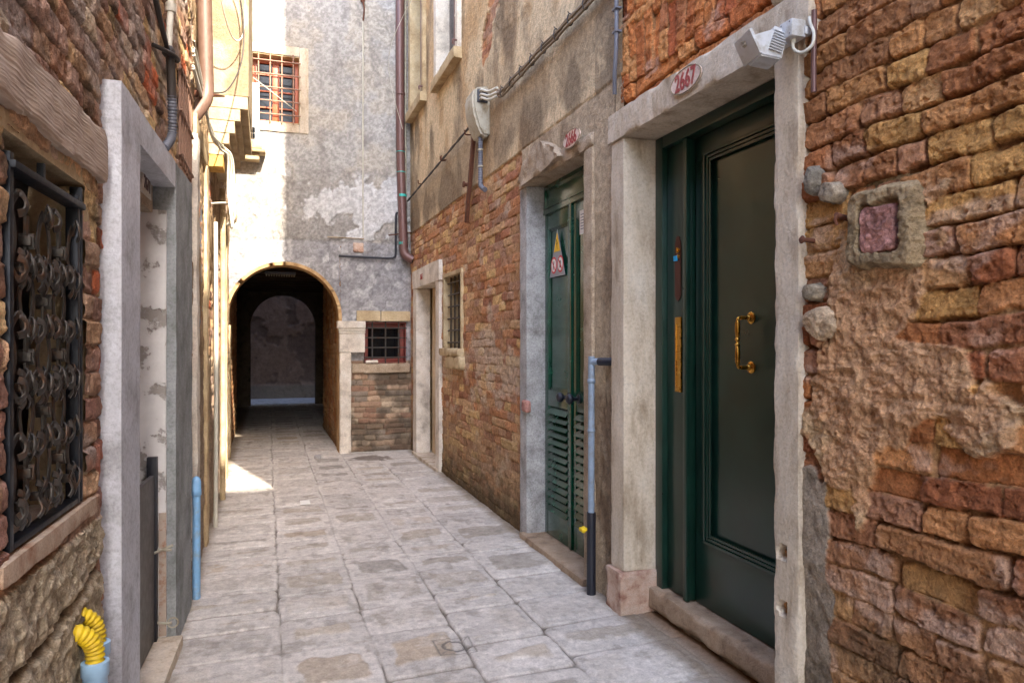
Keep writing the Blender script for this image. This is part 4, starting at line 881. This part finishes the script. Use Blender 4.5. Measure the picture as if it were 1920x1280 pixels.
for z_ in (.46, .13):
    fr = MB(); fr.tube([(-.06, 3.63, z_), (.0, 3.60, z_), (.025, 3.60, z_)], .006, 8)
    if z_ < .3: fr.tube([(.03+.022*math.cos(t), 3.60, z_+.022*math.sin(t)) for t in np.linspace(0, 6.283, 17)], .0035, 6, smooth=False)
    else: fr.tube([(-.06, 3.6, z_-.015), (.03, 3.6, z_+.02)], .006, 6)
    sk(fr).build('hook', M['greyplastic'], D, 40)
px = LX(3.48)-.0595
b = MB(); b.box(px-.012, px+.006, 3.36, 3.60, 2.03, 2.125, .002); npl = b.build('number_plate', M['istria_white'], D)
link('digits', text_mesh('2671', .085, (px+.0075, 3.48, 2.078), (0, 1, 0), (0, 0, 1), .0012, 1.0, .0015), M['drain'], npl)
# small high window with bars
b = MB()
for k in range(7): y_ = 4.0+k*.08; b.tube([(-.0, y_, 2.30), (.0, y_, 2.80)], .008, 6)
for z_ in (2.34, 2.56, 2.77): b.tube([(.008, 3.96, z_), (.008, 4.52, z_)], .008, 6)
sw = MB(); sw.box(-.12, -.11, 3.95, 4.52, 2.3, 2.8); sw = sk(sw).build('window', M['glass'], D, label='small high window with plain bars'); sk(b).build('grille', M['rustlight'], sw, 40)

# ---- second left house with the overhanging upper floor
E2 = thing('overhanging_house', 'sunlit cream house whose upper floor juts out on stepped stone brackets', 'house', (-.43, 7.0, 0))
JY0, JY1, JX, JZ = 6.0, 7.45, -.145, 3.30
me = field_mesh('wall', [((-.5, 0, 0), (0, 1, 0), (0, 0, 1), (1, 0, 0), rng(4.25, (9.36, .012)), rng(-.06, (3.4, .011), (6.4, .02)), d_fun)],
    [(-4, -3.9, 4.25, 9.35, 0, 6.4, (190, 170, 140)), (-4, -.6, 4.25, 9.35, 6.35, 6.45, (120, 80, 60)), (-.9, -.55, 4.3, 9.35, -.1, 6.3, (120, 100, 80))])
link('wall', me, M['wall'], E2)
def jet_fun(x, z):
    n = fbm(x*4, z*4, 502, 4); nf = fbm(x*20, z*20, 503, 4)
    c = mix(srgb(168, 152, 126), srgb(140, 122, 98), ss(.4, .6, n))*(.88+.22*nf)[..., None]
    return .006*(n-.5)+.003*(nf-.5), c, np.ones(x.shape, bool)
me = field_mesh('upper_floor', [((0, JY0, 0), (1, 0, 0), (0, 0, 1), (0, -1, 0), rng(-.7, (JX, .015)), rng(JZ, (6.4, .015)), jet_fun), ((JX, 0, 0), (0, 1, 0), (0, 0, 1), (1, 0, 0), rng(JY0, (JY1, .02)), rng(JZ, (6.4, .02)), jet_fun)],
    [(-.7, JX-.012, JY0+.012, JY1, JZ, 6.38, (214, 194, 158))])
link('upper_floor', me, M['wallfine'], E2)
st = [(-.150, 3.20), (-.205, 3.105), (-.245, 3.01), (-.285, 2.925), (-.325, 2.84)]
ztop = JZ-.002
for k, (x_, z_) in enumerate(st):
    b = MB(); b.rough(-.5, x_, JY0+.004*k, JY1-.10*k, z_, ztop, .003, .008, .03, 510+k, .5); ztop = z_-.002
    b.build('stepped_bracket', M['cream'], E2, 50)
b = MB(); b.rough(-.5, -.33, 6.02, 6.25, 2.745, 2.836, .003, .01, .03, 520, .4); b.build('bracket_foot', stone('ochre_block', (214, 170, 90), (190, 146, 70), None, 8), E2, 50)
# door posts and ledges along the far left wall
for (y0, y1, z1, mt, pr) in ((4.55, 4.72, 2.6, 'istria_white', .02), (5.35, 5.5, 2.6, 'cream', .02), (7.9, 8.1, 2.7, 'cream', .03)):
    b = MB(); b.rough(-.12, pr+.012, y0, y1, -.02, z1, .006, .012, .03, int(y0*10), 1); sk(b).build('door_post', M[mt], E2, 50)
b = MB(); b.rough(-.1, .03, 4.55, 5.5, 2.60, 2.72, .006, .01, .03, 77, 1); sk(b).build('lintel', M['cream'], E2, 50)
b = MB(); b.box(-.02, .0, 4.72, 5.35, .0, 2.6); sk(b).build('door', paint('blue_grey_door', (92, 100, 116), .5), E2, 40)
# white window and moulded sill on the house corner
v_ = MB(); v_.box(-.33, -.10, 9.22, 9.345, 3.80, 4.50, .008); v_ = v_.build('corner_window', M['white'], Cc, 40, 'small white window over a moulded ledge')
b = MB(); 
for k in range(2):
    for j in range(2): b.box(-.30+j*.085, -.235+j*.085, 9.205, 9.222, 3.83+k*.075, 3.885+k*.075)
b.build('pane', M['glass'], v_)
b = MB(); b.box(-.42, -.07, 9.16, 9.345, 3.70, 3.785, .012); b.box(-.44, -.03, 9.13, 9.345, 3.655, 3.69, .008); b.box(-.42, -.1, 9.18, 9.345, 3.57, 3.65, .012); b.build('ledge', M['cream'], v_, 40)

# ================================================================== FAR WALL and the unseen house added behind the camera to cast shade
def f_fun(x, z):
    n = fbm(x*2.5, z*2.5, 602, 5); nm = fbm(x*7, z*7, 603, 4); nf = fbm(x*20, z*20, 604, 3)
    c = mix(srgb(142, 120, 108), srgb(176, 150, 134), nm)*(.8+.35*nf)[..., None]; c = mix(c, srgb(112, 98, 92), ss(.5, .58, n)*.6); c = mix(c, srgb(168, 156, 146), ss(.012, .0, np.abs(n-.5))*.3)
    c = mix(c, srgb(150, 140, 130), ss(.36, .3, z))
    return .02*(nm-.5)-.02*ss(.5, .6, n)+.02*ss(.36, .34, z), c, np.ones(x.shape, bool)
Fh = thing('dark_house', 'dark stained house wall seen through the far end of the arched passage', 'house', (.3, 19, 0))
link('wall', field_mesh('wall', [((0, 18.6, 0), (1, 0, 0), (0, 0, 1), (0, -1, 0), rng(-2, (3, .025)), rng(0, (3.6, .025)), f_fun)], [(-3, 5, 18.63, 19, -.1, 9, (110, 98, 90)), (-3, -2.9, 17, 18.7, 0, 8, (110, 98, 90)), (4.9, 5, 17, 18.7, 0, 8, (110, 98, 90))]), M['wallfine'], Fh)
Gh = thing('back_shade_house', 'unseen house added behind the viewpoint to shade the near alley', 'house', (0, -6, 0))
b = MB(); b.box(.7, 6, -7, -5, 0, 11.2); b.build('wall', M['cream'], Gh)
b = MB(); b.box(.6, 6.2, -7.2, -5.0, 11.202, 11.3); b.build('roof', M['drain'], Gh)

# ================================================================== PIPES, CABLES, LAMPS
# floodlight
T_ = thing('floodlight', 'white finned floodlight fixed over the top right corner of the near green door', 'floodlight', (1.70, 2.08, 2.62))
R_ = Matrix.Rotation(math.radians(-12), 3, 'Z') @ Matrix.Rotation(math.radians(18), 3, 'Y'); c0 = Vector((1.60, 2.20, 2.525))
def place(b):
    for v in b.bm.verts: v.co = R_ @ v.co + c0
    return b
b = MB(); hw, hd, hh = .070, .075, .055
b.prism([(-.075, -hw*.8, .0), (-.005, -hw*.8, .052), (.055, -hw*.8, .052), (.062, -hw*.8, -.045), (-.02, -hw*.8, -.058)], (0, hw*1.6, 0)); bmesh.ops.bevel(b.bm, geom=b.bm.edges[:], offset=.005, segments=2, affect='EDGES')
place(b).build('housing', M['white'], T_, 40)
b = MB()
for k in range(9): b.box(-.002, .056, -.052+k*.013-.002, -.052+k*.013+.002, .050, .066)
for k in range(8): b.box(.0, .052, -.0665, -.054, .046-k*.0105, .049-k*.0105)
place(b).build('cooling_fins', M['white'], T_)
b = MB(); Rt = Matrix.Rotation(math.radians(-46), 3, 'Y')
b.box(-.062, .036, -hw, hw, -.006, .006, .003, None)
bmesh.ops.rotate(b.bm, verts=b.bm.verts[:], cent=(0, 0, 0), matrix=Matrix.Rotation(math.radians(47), 3, 'Y')); bmesh.ops.translate(b.bm, verts=b.bm.verts[:], vec=(-.050, 0, -.030))
b2 = place(b); gl = b2.build('glass_frame', M['white'], T_, 40)
b = MB(); b.box(-.08, -.066, -.012, .012, -.02, .008, .002); b.tube([(-.07, -.02, -.004), (-.088, 0, -.008), (-.07, .02, -.004)], .003, 6); place(b).build('clip', M['greyplastic'], T_, 40)
b = MB(); b.box(1.635, 1.70, 2.085, 2.155, 2.535, 2.60, .008); jb = b.build('terminal_box', M['white'], T_, 40)
for y_ in (2.097, 2.143):
    for z_ in (2.546, 2.589): b = MB(); b.lathe((1.6355, y_, z_), (-1, 0, 0), [(.003, 0), (.003, .0015)], 8); b.build('screw', M['conduit'], jb)
b = MB(); b.box(1.69, 1.72, 2.08, 2.24, 2.545, 2.575, .003); b.build('bracket', M['white'], T_, 40)
b = MB(); b.lathe((1.668, 2.118, 2.538), (0, 0, -1), [(.009, 0), (.011, .004), (.011, .012), (.007, .018)], 10)
b.tube([(1.668, 2.118, 2.525), (1.665, 2.11, 2.495), (1.672, 2.075, 2.47), (1.69, 2.045, 2.487), (1.70, 2.045, 2.53), (1.705, 2.07, 2.58), (1.715, 2.085, 2.61)], .0062, 10); b.build('cord', M['whitecable'], T_, 60)
T_.location += Vector((.0, -.105, -.130)); T_.scale = (.9, .9, .9)
cc = MB(); cc.tube([(1.72, 1.965, 2.50), (1.722, 1.968, 2.42), (1.722, 1.97, 2.32), (1.724, 1.972, 2.23)], .009, 10); props(cc.build('conduit', M['drain'], None, 60), 'short dusty conduit running down the brick beside the floodlight', 'conduit')
# gas pipe in front of the pier
T_ = thing('gas_pipe', 'blue-grey pipe bent out of the wall between the two green doors, with a black foot', 'pipe', (1.62, 3.6, 0))
b = MB(); b.tube([(1.715, 3.595, 1.290), (1.700, 3.625, 1.290), (1.690, 3.645, 1.28), (1.688, 3.65, 1.25), (1.688, 3.652, .45)], .0185, 14); b.lathe((1.688, 3.65, 1.17), (0, 0, 1), [(.0185, 0), (.022, .002), (.022, .022), (.0185, .026)], 16); b.lathe((1.688, 3.651, .90), (0, 0, 1), [(.0185, 0), (.021, .002), (.021, .016), (.0185, .018)], 16)
b.build('pipe', M['bluepipe'], T_, 60)
b = MB(); b.tube([(1.77, 3.50, 1.291), (1.74, 3.535, 1.291), (1.712, 3.60, 1.290)], .022, 14); b.build('black_sleeve', M['black'], T_, 60); b = MB(); b.tube([(1.688, 3.652, .46), (1.688, 3.652, -.01)], .025, 14); b.build('black_sleeve', M['black'], T_, 60)
b = MB(); b.lathe((1.668, 3.66, .365), (-1, .1, 0), [(.010, 0), (.010, .012), (.017, .014), (.020, .02), (.017, .03), (.010, .034)], 10); b.box(1.627, 1.647, 3.635, 3.685, .355, .375, .005); b.build('tap', M['yellow'], T_, 50)
# junction box and conduit
T_ = thing('junction_box', 'bulky grey cable box high on the ochre plaster wall, a ribbed tube hanging from it', 'cable box', (1.70, 6.0, 3.3))
b = MB(); b.prism([(1.745, 6.02, 3.52), (1.62, 6.02, 3.50), (1.59, 6.02, 3.44), (1.60, 6.02, 3.30), (1.64, 6.02, 3.17), (1.68, 6.02, 3.10), (1.745, 6.02, 3.10)], (0, -.26, 0)); bmesh.ops.bevel(b.bm, geom=b.bm.edges[:], offset=.02, segments=3, affect='EDGES'); bxo = b.build('casing', M['greyplastic'], T_, 40)
b = MB(); b.box(1.63, 1.72, 5.745, 5.762, 3.37, 3.48, .006); b.build('cable_gland', M['black'], T_, 40)
for (ys, zs) in ((5.70, 3.455), (5.70, 3.42), (5.70, 3.39)):
    b = MB(); b.tube([(1.66, 5.77, zs), (1.655, ys, zs), (1.67, 5.55, zs-.06), (1.70, 5.42, zs-.07)], .011, 8); b.build('lead', M['whitecable'], T_, 60)
b = MB(); b.tube([(1.69, 5.86, 3.11), (1.69, 5.86, 2.76), (1.69, 5.84, 2.70), (1.70, 5.76, 2.655)], .022, 12, ribs=.02); b.build('ribbed_tube', M['conduit'], T_, 60)
for z_ in (3.0, 2.86): b = MB(); b.lathe((1.69, 5.86, z_), (0, 0, 1), [(.022, 0), (.026, .002), (.026, .014), (.022, .016)], 14); b.build('clip', M['greyplastic'], T_, 50)
b = MB(); b.box(1.695, 1.728, 6.24, 6.29, 2.46, 3.26, .004, Matrix.Rotation(math.radians(19), 3, 'X')); ib = props(b.build('iron_strap', M['rust'], None, 40), 'long rusty iron strap slanting down the wall under the grey cable box', 'strap')
b = MB(); b.lathe((1.735, 6.36, 2.82), (-1, 0, 0), [(.018, 0), (.018, .05), (.03, .052), (.03, .066), (.012, .07)], 10); props(b.build('bolt', M['rust'], None, 40), 'rusty bolt head standing out of the plaster beside the iron strap', 'bolt')
# cable bundle
def wall_path(ya, yb, z, wob, n, x=1.70, seed=0, sag=0):
    r = random.Random(seed); return [(x+r.uniform(-.006, .006), ya+(yb-ya)*k/n, z+r.uniform(-wob, wob)-sag*math.sin(math.pi*k/n)) for k in range(n+1)]
T_ = thing('cable_bundle', 'thick bundle of dusty cables tied along the wall from the grey box towards the viewer', 'cables', (1.7, 4.4, 3.3))
for k in range(4):
    b = MB(); b.tube([(1.70, 5.42, 3.37-.012*k)]+wall_path(5.35, 3.37, 3.335-.017*k, .006, 12, 1.705-.008*(k % 2), 20+k), .0085, 7); b.build('cable', M['cable'], T_, 60)
for k in range(9):
    y_ = 5.3-k*.22; b = MB(); b.tube([(1.702+.018*math.cos(t), y_, 3.312+.036*math.sin(t)) for t in np.linspace(0, 6.283, 13)], .0045, 5, smooth=False); b.tube([(1.70, y_, 3.345), (1.69, y_+.008, 3.362)], .003, 5); b.build('tie', M['darkcable'], T_, 60)
T_ = thing('cable', 'thin pair of cables sagging along the plaster from the grey box to the brown downpipe', 'cable', (1.7, 7.6, 3.2))
for k in range(2):
    b = MB(); b.tube([(1.68, 6.03, 3.36-.02*k)]+[(1.70, 6.1+(9.30-6.1)*q/24, 3.315-.11*q/24+.008*math.sin(q*1.3+k*3.1)) for q in range(25)], .007, 6); b.build('strand', M['darkcable'], T_, 60)
for y_ in (6.35, 7.3, 7.34, 8.5):
    b = MB(); b.tube([(1.74, y_, 3.27), (1.69, y_, 3.27), (1.685, y_, 3.31)], .007, 6); b.build('hook', M['rust'], T_, 60)
# conduit at the joint of the two right-hand houses
T_ = thing('wall_conduit', 'slim grey conduit running down the joint between the brick and the plastered house', 'conduit', (1.72, 3.4, 2.7))
b = MB(); b.tube([(1.715, 3.41, 3.75), (1.715, 3.40, 3.2), (1.712, 3.395, 2.95), (1.715, 3.42, 2.80), (1.73, 3.45, 2.70)], .0115, 10); b.tube([(1.71, 3.445, 3.75), (1.715, 3.44, 3.35), (1.71, 3.42, 3.22)], .006, 8); b.build('tube', M['conduit'], T_, 60)
for z_ in (3.12, 3.0): b = MB(); b.box(1.70, 1.735, 3.375, 3.425, z_, z_+.012, .003); b.build('clip', M['conduit'], T_, 40)
# brown downpipe at the inner corner
T_ = thing('downpipe', 'reddish brown downpipe in the corner between the grey house and the plastered house', 'downpipe', (1.62, 9.26, 2.5))
b = MB(); b.tube([(1.60, 9.27, 6.3), (1.605, 9.27, 4.0), (1.64, 9.25, 2.72), (1.645, 9.25, 2.58), (1.67, 9.235, 2.50), (1.76, 9.2, 2.44)], .056, 16); b.build('pipe', M['drain'], T_, 60)
for z_, r_ in ((4.55, .062), (2.72, .062)):
    b = MB(); b.lathe((1.606+(.034 if z_ < 3 else 0), 9.262, z_), (0, 0, 1), [(.056, 0), (r_, .003), (r_, .028), (.056, .03)], 16)
    b.build('collar', M['drain'], T_, 60)
for z_, q in ((3.82, .006), (3.56, .006), (3.25, .02), (2.64, .02)):
    b = MB(); b.lathe((1.606+.034*ss(4, 2.7, z_), 9.265-.012*ss(4, 2.7, z_), z_), (0, 0, 1), [(.056, 0), (.0585, .001), (.0585, q*1.6), (.056, q*1.6+.001)], 16)
    b.build('teal_tape', M['teal'], T_, 60)
b = MB(); b.tube([(1.675, 9.30, 6.3), (1.68, 9.30, 2.6)], .012, 8); props(b.build('thin_pipe', M['greyplastic'], None, 60), 'thin pale pipe running down beside the brown corner downpipe', 'pipe')
T_ = thing('black_pipe', 'thin black pipe bent in an L across the grey plaster above the low barred window', 'pipe', (1.2, 9.33, 2.47))
b = MB(); b.tube([(.84, 9.318, 2.475), (.9, 9.318, 2.472), (1.2, 9.318, 2.468), (1.46, 9.318, 2.466), (1.53, 9.318, 2.478), (1.553, 9.318, 2.53), (1.555, 9.318, 2.7), (1.556, 9.318, 3.0), (1.575, 9.32, 3.06)], .014, 10); b.build('pipe', M['black'], T_, 60)
b = MB(); b.tube([(1.46, 9.31, 2.76), (1.74, 9.2, 2.79)], .008, 6); b.build('bracket', M['rust'], T_, 60)
b = MB(); b.rough(1.02, 1.15, 9.33, 9.36, 2.53, 2.65, .010, .06, .012, 141, 1.5); b.build('patched_hole', M['marble'], Cc, 50)
b = MB(); b.tube([(.70, 9.325, 2.705), (1.15, 9.322, 2.70)], .008, 6); props(b.build('short_rod', M['greycement'], None, 60), 'short horizontal rod on the grey plaster just above the black pipe', 'rod')
T_ = thing('wall_wire', 'thin pale wire running straight down the grey plaster from a rusty hook', 'wire', (1.138, 9.33, 2.7))
b = MB(); b.tube([(1.138, 9.325, 5.45), (1.139, 9.325, 4.5), (1.138, 9.325, 3.5), (1.142, 9.325, 2.72)], .009, 7); b.build('wire', M['whitecable'], T_, 60)
b = MB(); b.tube([(1.138, 9.34, 5.72), (1.136, 9.30, 5.70), (1.15, 9.29, 5.6), (1.14, 9.31, 5.46)], .010, 7); b.lathe((1.135, 9.33, 5.72), (0, -1, 0), [(.03, 0), (.03, .02), (.01, .03)], 10); b.build('hook', M['rust'], T_, 60)
# left: yellow elbows on blue stubs
for (y_, zt, r_, lab) in ((2.20, .545, .025, 'front pale blue pipe stub with a yellow ribbed elbow bending into the left wall'), (2.285, .565, .021, 'rear pale blue pipe stub with a yellow ribbed elbow, half hidden behind the front one')):
    x_ = LX(y_)+(.052 if y_ < 2.25 else .040); T_ = thing('pipe_stub', lab, 'pipe', (x_, y_, 0), 'blue pipe stubs with yellow elbows')
    b = MB(); b.tube([(x_, y_, -.02), (x_, y_, zt)], r_, 18, smooth=False); b.build('blue_pipe', M['paleblue'], T_, 60)
    b = MB(); b.lathe((x_, y_, zt-.10), (0, 0, 1), [(r_, 0), (r_+.005, .004), (r_+.005, .06), (r_+.009, .064), (r_+.009, .098), (r_, .1)], 20); b.build('collar', M['paleblue'], T_, 60)
    b = MB(); b.tube([(x_, y_, zt-.005), (x_-.002, y_, zt+.03), (x_-.014, y_-.006, zt+.062), (x_-.042, y_-.018, zt+.086), (x_-.085, y_-.03, zt+.09)], r_*.98, 18, ribs=.011); b.build('yellow_elbow', M['yellow'], T_, 70)
T_ = thing('vent_pipe', 'sky blue pipe with a capped elbow standing against the left wall past the grey doorpost', 'pipe', (LX(4.35)+.03, 4.35, 0))
b = MB(); x_ = LX(4.3)+.045; b.tube([(x_, 4.3, -.01), (x_, 4.3, .60)], .021, 16, smooth=False); b.build('pipe', M['skypipe'], T_, 60)
b = MB(); b.lathe((x_, 4.3, .56), (0, 0, 1), [(.021, 0), (.026, .003), (.026, .035), (.024, .038), (.024, .075), (.019, .095), (.008, .105)], 18); b.build('cap', M['skypipe'], T_, 60)
# left: cables and conduits
T_ = thing('hanging_conduit', 'dark cable turning into a grey ribbed conduit that drops to the whitewashed door frame', 'conduit', (-.41, 3.5, 2.3))
yy = lambda y_, o=.03: LX(y_)+o
b = MB(); b.tube([(yy(3.42, .04), 3.42, 2.66), (yy(3.44, .045), 3.44, 2.60), (yy(3.46, .045), 3.46, 2.52), (yy(3.47, .045), 3.47, 2.46)], .018, 10); b.build('dark_sleeve', M['darkcable'], T_, 60)
b = MB(); b.tube([(yy(3.47, .045), 3.47, 2.47), (yy(3.49, .045), 3.49, 2.38), (yy(3.50, .04), 3.50, 2.30), (yy(3.45, .02), 3.45, 2.235)], .020, 12, ribs=.012); b.build('ribbed_tube', M['conduit'], T_, 60)
T_ = thing('black_cables', 'pair of black cables running down the left brick wall to a dark clamp', 'cables', (-.43, 3.2, 2.7))
for k in range(2):
    b = MB(); b.tube([(yy(2.55, .03), 2.55+.1*k, 3.15), (yy(2.9, .03), 2.90+.1*k, 2.88), (yy(3.2, .035), 3.22+.06*k, 2.72), (yy(3.42, .04), 3.40, 2.64)], .010, 8); b.build('cable', M['darkcable'], T_, 60)
b = MB(); b.tube([(yy(3.3, 0), 3.30, 2.62), (yy(3.42, .06), 3.40, 2.625), (yy(3.5, .065), 3.5, 2.635), (yy(3.52, .02), 3.52, 2.65)], .009, 8); b.lathe((yy(3.42, .04), 3.42, 2.62), (0, 0, 1), [(.018, 0), (.026, .01), (.026, .03), (.016, .045)], 10); b.build('clamp', M['darkcable'], T_, 60)
b = MB(); b.tube([(yy(3.55), 3.55, 3.4), (yy(3.55), 3.55, 2.95), (yy(3.5), 3.52, 2.80), (yy(3.48), 3.50, 2.68)], .014, 8); b.lathe((yy(3.55), 3.54, 2.86), (0, 0, 1), [(.014, 0), (.022, .003), (.022, .04), (.014, .044)], 10); props(b.build('white_conduit', M['whitecable'], None, 60), 'white conduit dropping down the left brick wall behind the dark clamp', 'conduit')
T_ = thing('downpipe', 'dusty brown downpipe against the sunlit overhanging floor, its foot bending into the wall', 'downpipe', (-.33, 5.2, 3.0))
b = MB(); b.tube([(-.372, 4.72, 4.4), (-.366, 4.72, 3.6), (-.356, 4.72, 3.1), (-.352, 4.72, 2.93), (-.358, 4.70, 2.85), (-.385, 4.66, 2.78), (-.43, 4.62, 2.70)], .042, 16); b.build('pipe', M['tandrain'], T_, 60)
b = MB(); b.prism([(-.43, 4.70, 2.90), (-.25, 4.71, 2.885), (-.43, 4.71, 2.865)], (0, .03, 0)); b.build('bracket', M['rust'], T_, 60)
T_ = thing('loose_wires', 'loops of loose black and white wire hanging in front of the sunlit overhanging floor', 'wires', (-.25, 5.7, 3.5))
b = MB(); b.tube([(-.36, 5.2, 3.05), (-.27, 5.5, 3.18), (-.19, 5.8, 3.5), (-.18, 5.9, 3.85), (-.24, 5.9, 4.15), (-.35, 5.9, 4.22)], .005, 6); b.build('black_wire', M['darkcable'], T_, 60)
b = MB(); b.tube([(-.36, 5.4, 4.25), (-.33, 5.6, 3.9), (-.26, 5.8, 3.68), (-.19, 5.9, 3.72), (-.165, 5.9, 3.95), (-.2, 5.9, 4.3)], .005, 6); b.build('white_wire', M['whitecable'], T_, 60)
T_ = thing('wire_tangle', 'tangle of old pale wires drooping off the left wall below the stepped brackets', 'wires', (-.35, 5.5, 2.8))
r = random.Random(4)
for k in range(9):
    o = .012*k; b = MB(); j = lambda: r.uniform(-.018, .018)
    b.tube([(yy(4.3, .03), 4.30+j(), 3.05+j()-.02*k), (yy(4.8, .05), 4.85+j(), 2.90+j()-.008*k), (yy(5.1, .06), 5.2+j(), 2.80+j()), (-.34+j(), 5.6+j(), 2.80+j()), (-.27+j(), 5.7+j(), 2.76+j()), (-.235-o*.5, 5.75, 2.62-o), (-.245+j(), 5.75, 2.45-o*2), (-.28+j(), 5.8, 2.28+j())], .0055+.002*(k % 3), 6)
    b.build('wire', M['whitecable' if k % 3 else 'cable'], T_, 60)
T_ = thing('wall_lantern', 'small cream wall fitting hanging in the wires beside the arched passage', 'lamp', (-.27, 5.8, 2.2))
b = MB(); b.lathe((-.255, 5.8, 2.28), (0, 0, 1), [(.012, 0), (.03, .012), (.036, .05), (.034, .09), (.022, .12), (.01, .13)], 16); b.build('globe', M['cream'], T_, 60)
b = MB(); b.tube([(-.40, 5.8, 2.42), (-.30, 5.8, 2.43), (-.26, 5.8, 2.405)], .008, 8); b.build('arm', M['greyplastic'], T_, 60)
for (y_, x0, z1, mt, r_, lab) in ((5.9, .05, 2.30, 'whitecable', .016, 'pale vertical pipe under the wire tangle on the left wall'), (6.9, .05, 2.75, 'cream', .024, 'thicker cream pipe farther along the left wall')):
    b = MB(); b.tube([(yy(y_, x0), y_, .0), (yy(y_, x0+.004), y_+.01, z1*.5), (yy(y_, x0), y_, z1)], r_, 10); props(b.build('wall_pipe', M[mt], None, 60), lab, 'pipe')
# litter and span wires
b = MB(); b.box(.262, .342, 6.44, 6.60, .008, .012); props(b.build('paper_scrap', M['paper'], None), 'small white rectangle of paper lying on the paving', 'paper')
b = MB(); b.tube([(1.70, 8.3, 5.6), (1.4, 8.9, 4.9), (1.62, 9.2, 4.1)], .004, 5); props(b.build('stray_wire', M['whitecable'], None, 60), 'fine pale wire slung diagonally across the upper right windows', 'wire')
b = MB(); b.tube([(-.17, 9.2, 4.55), (.05, 9.15, 4.38), (.33, 9.28, 4.22)], .005, 5); props(b.build('window_wire', M['whitecable'], None, 60), 'fine pale wire hanging across the orange-framed barred window', 'wire')
b = MB(); b.rough(.52, .60, 8.95, 9.02, -.005, .035, .006, .02, .012, 151, 1); props(b.build('stone_chip', M['greystone'], None, 50), 'small grey stone lump on the paving by the foot of the pilaster', 'stone')
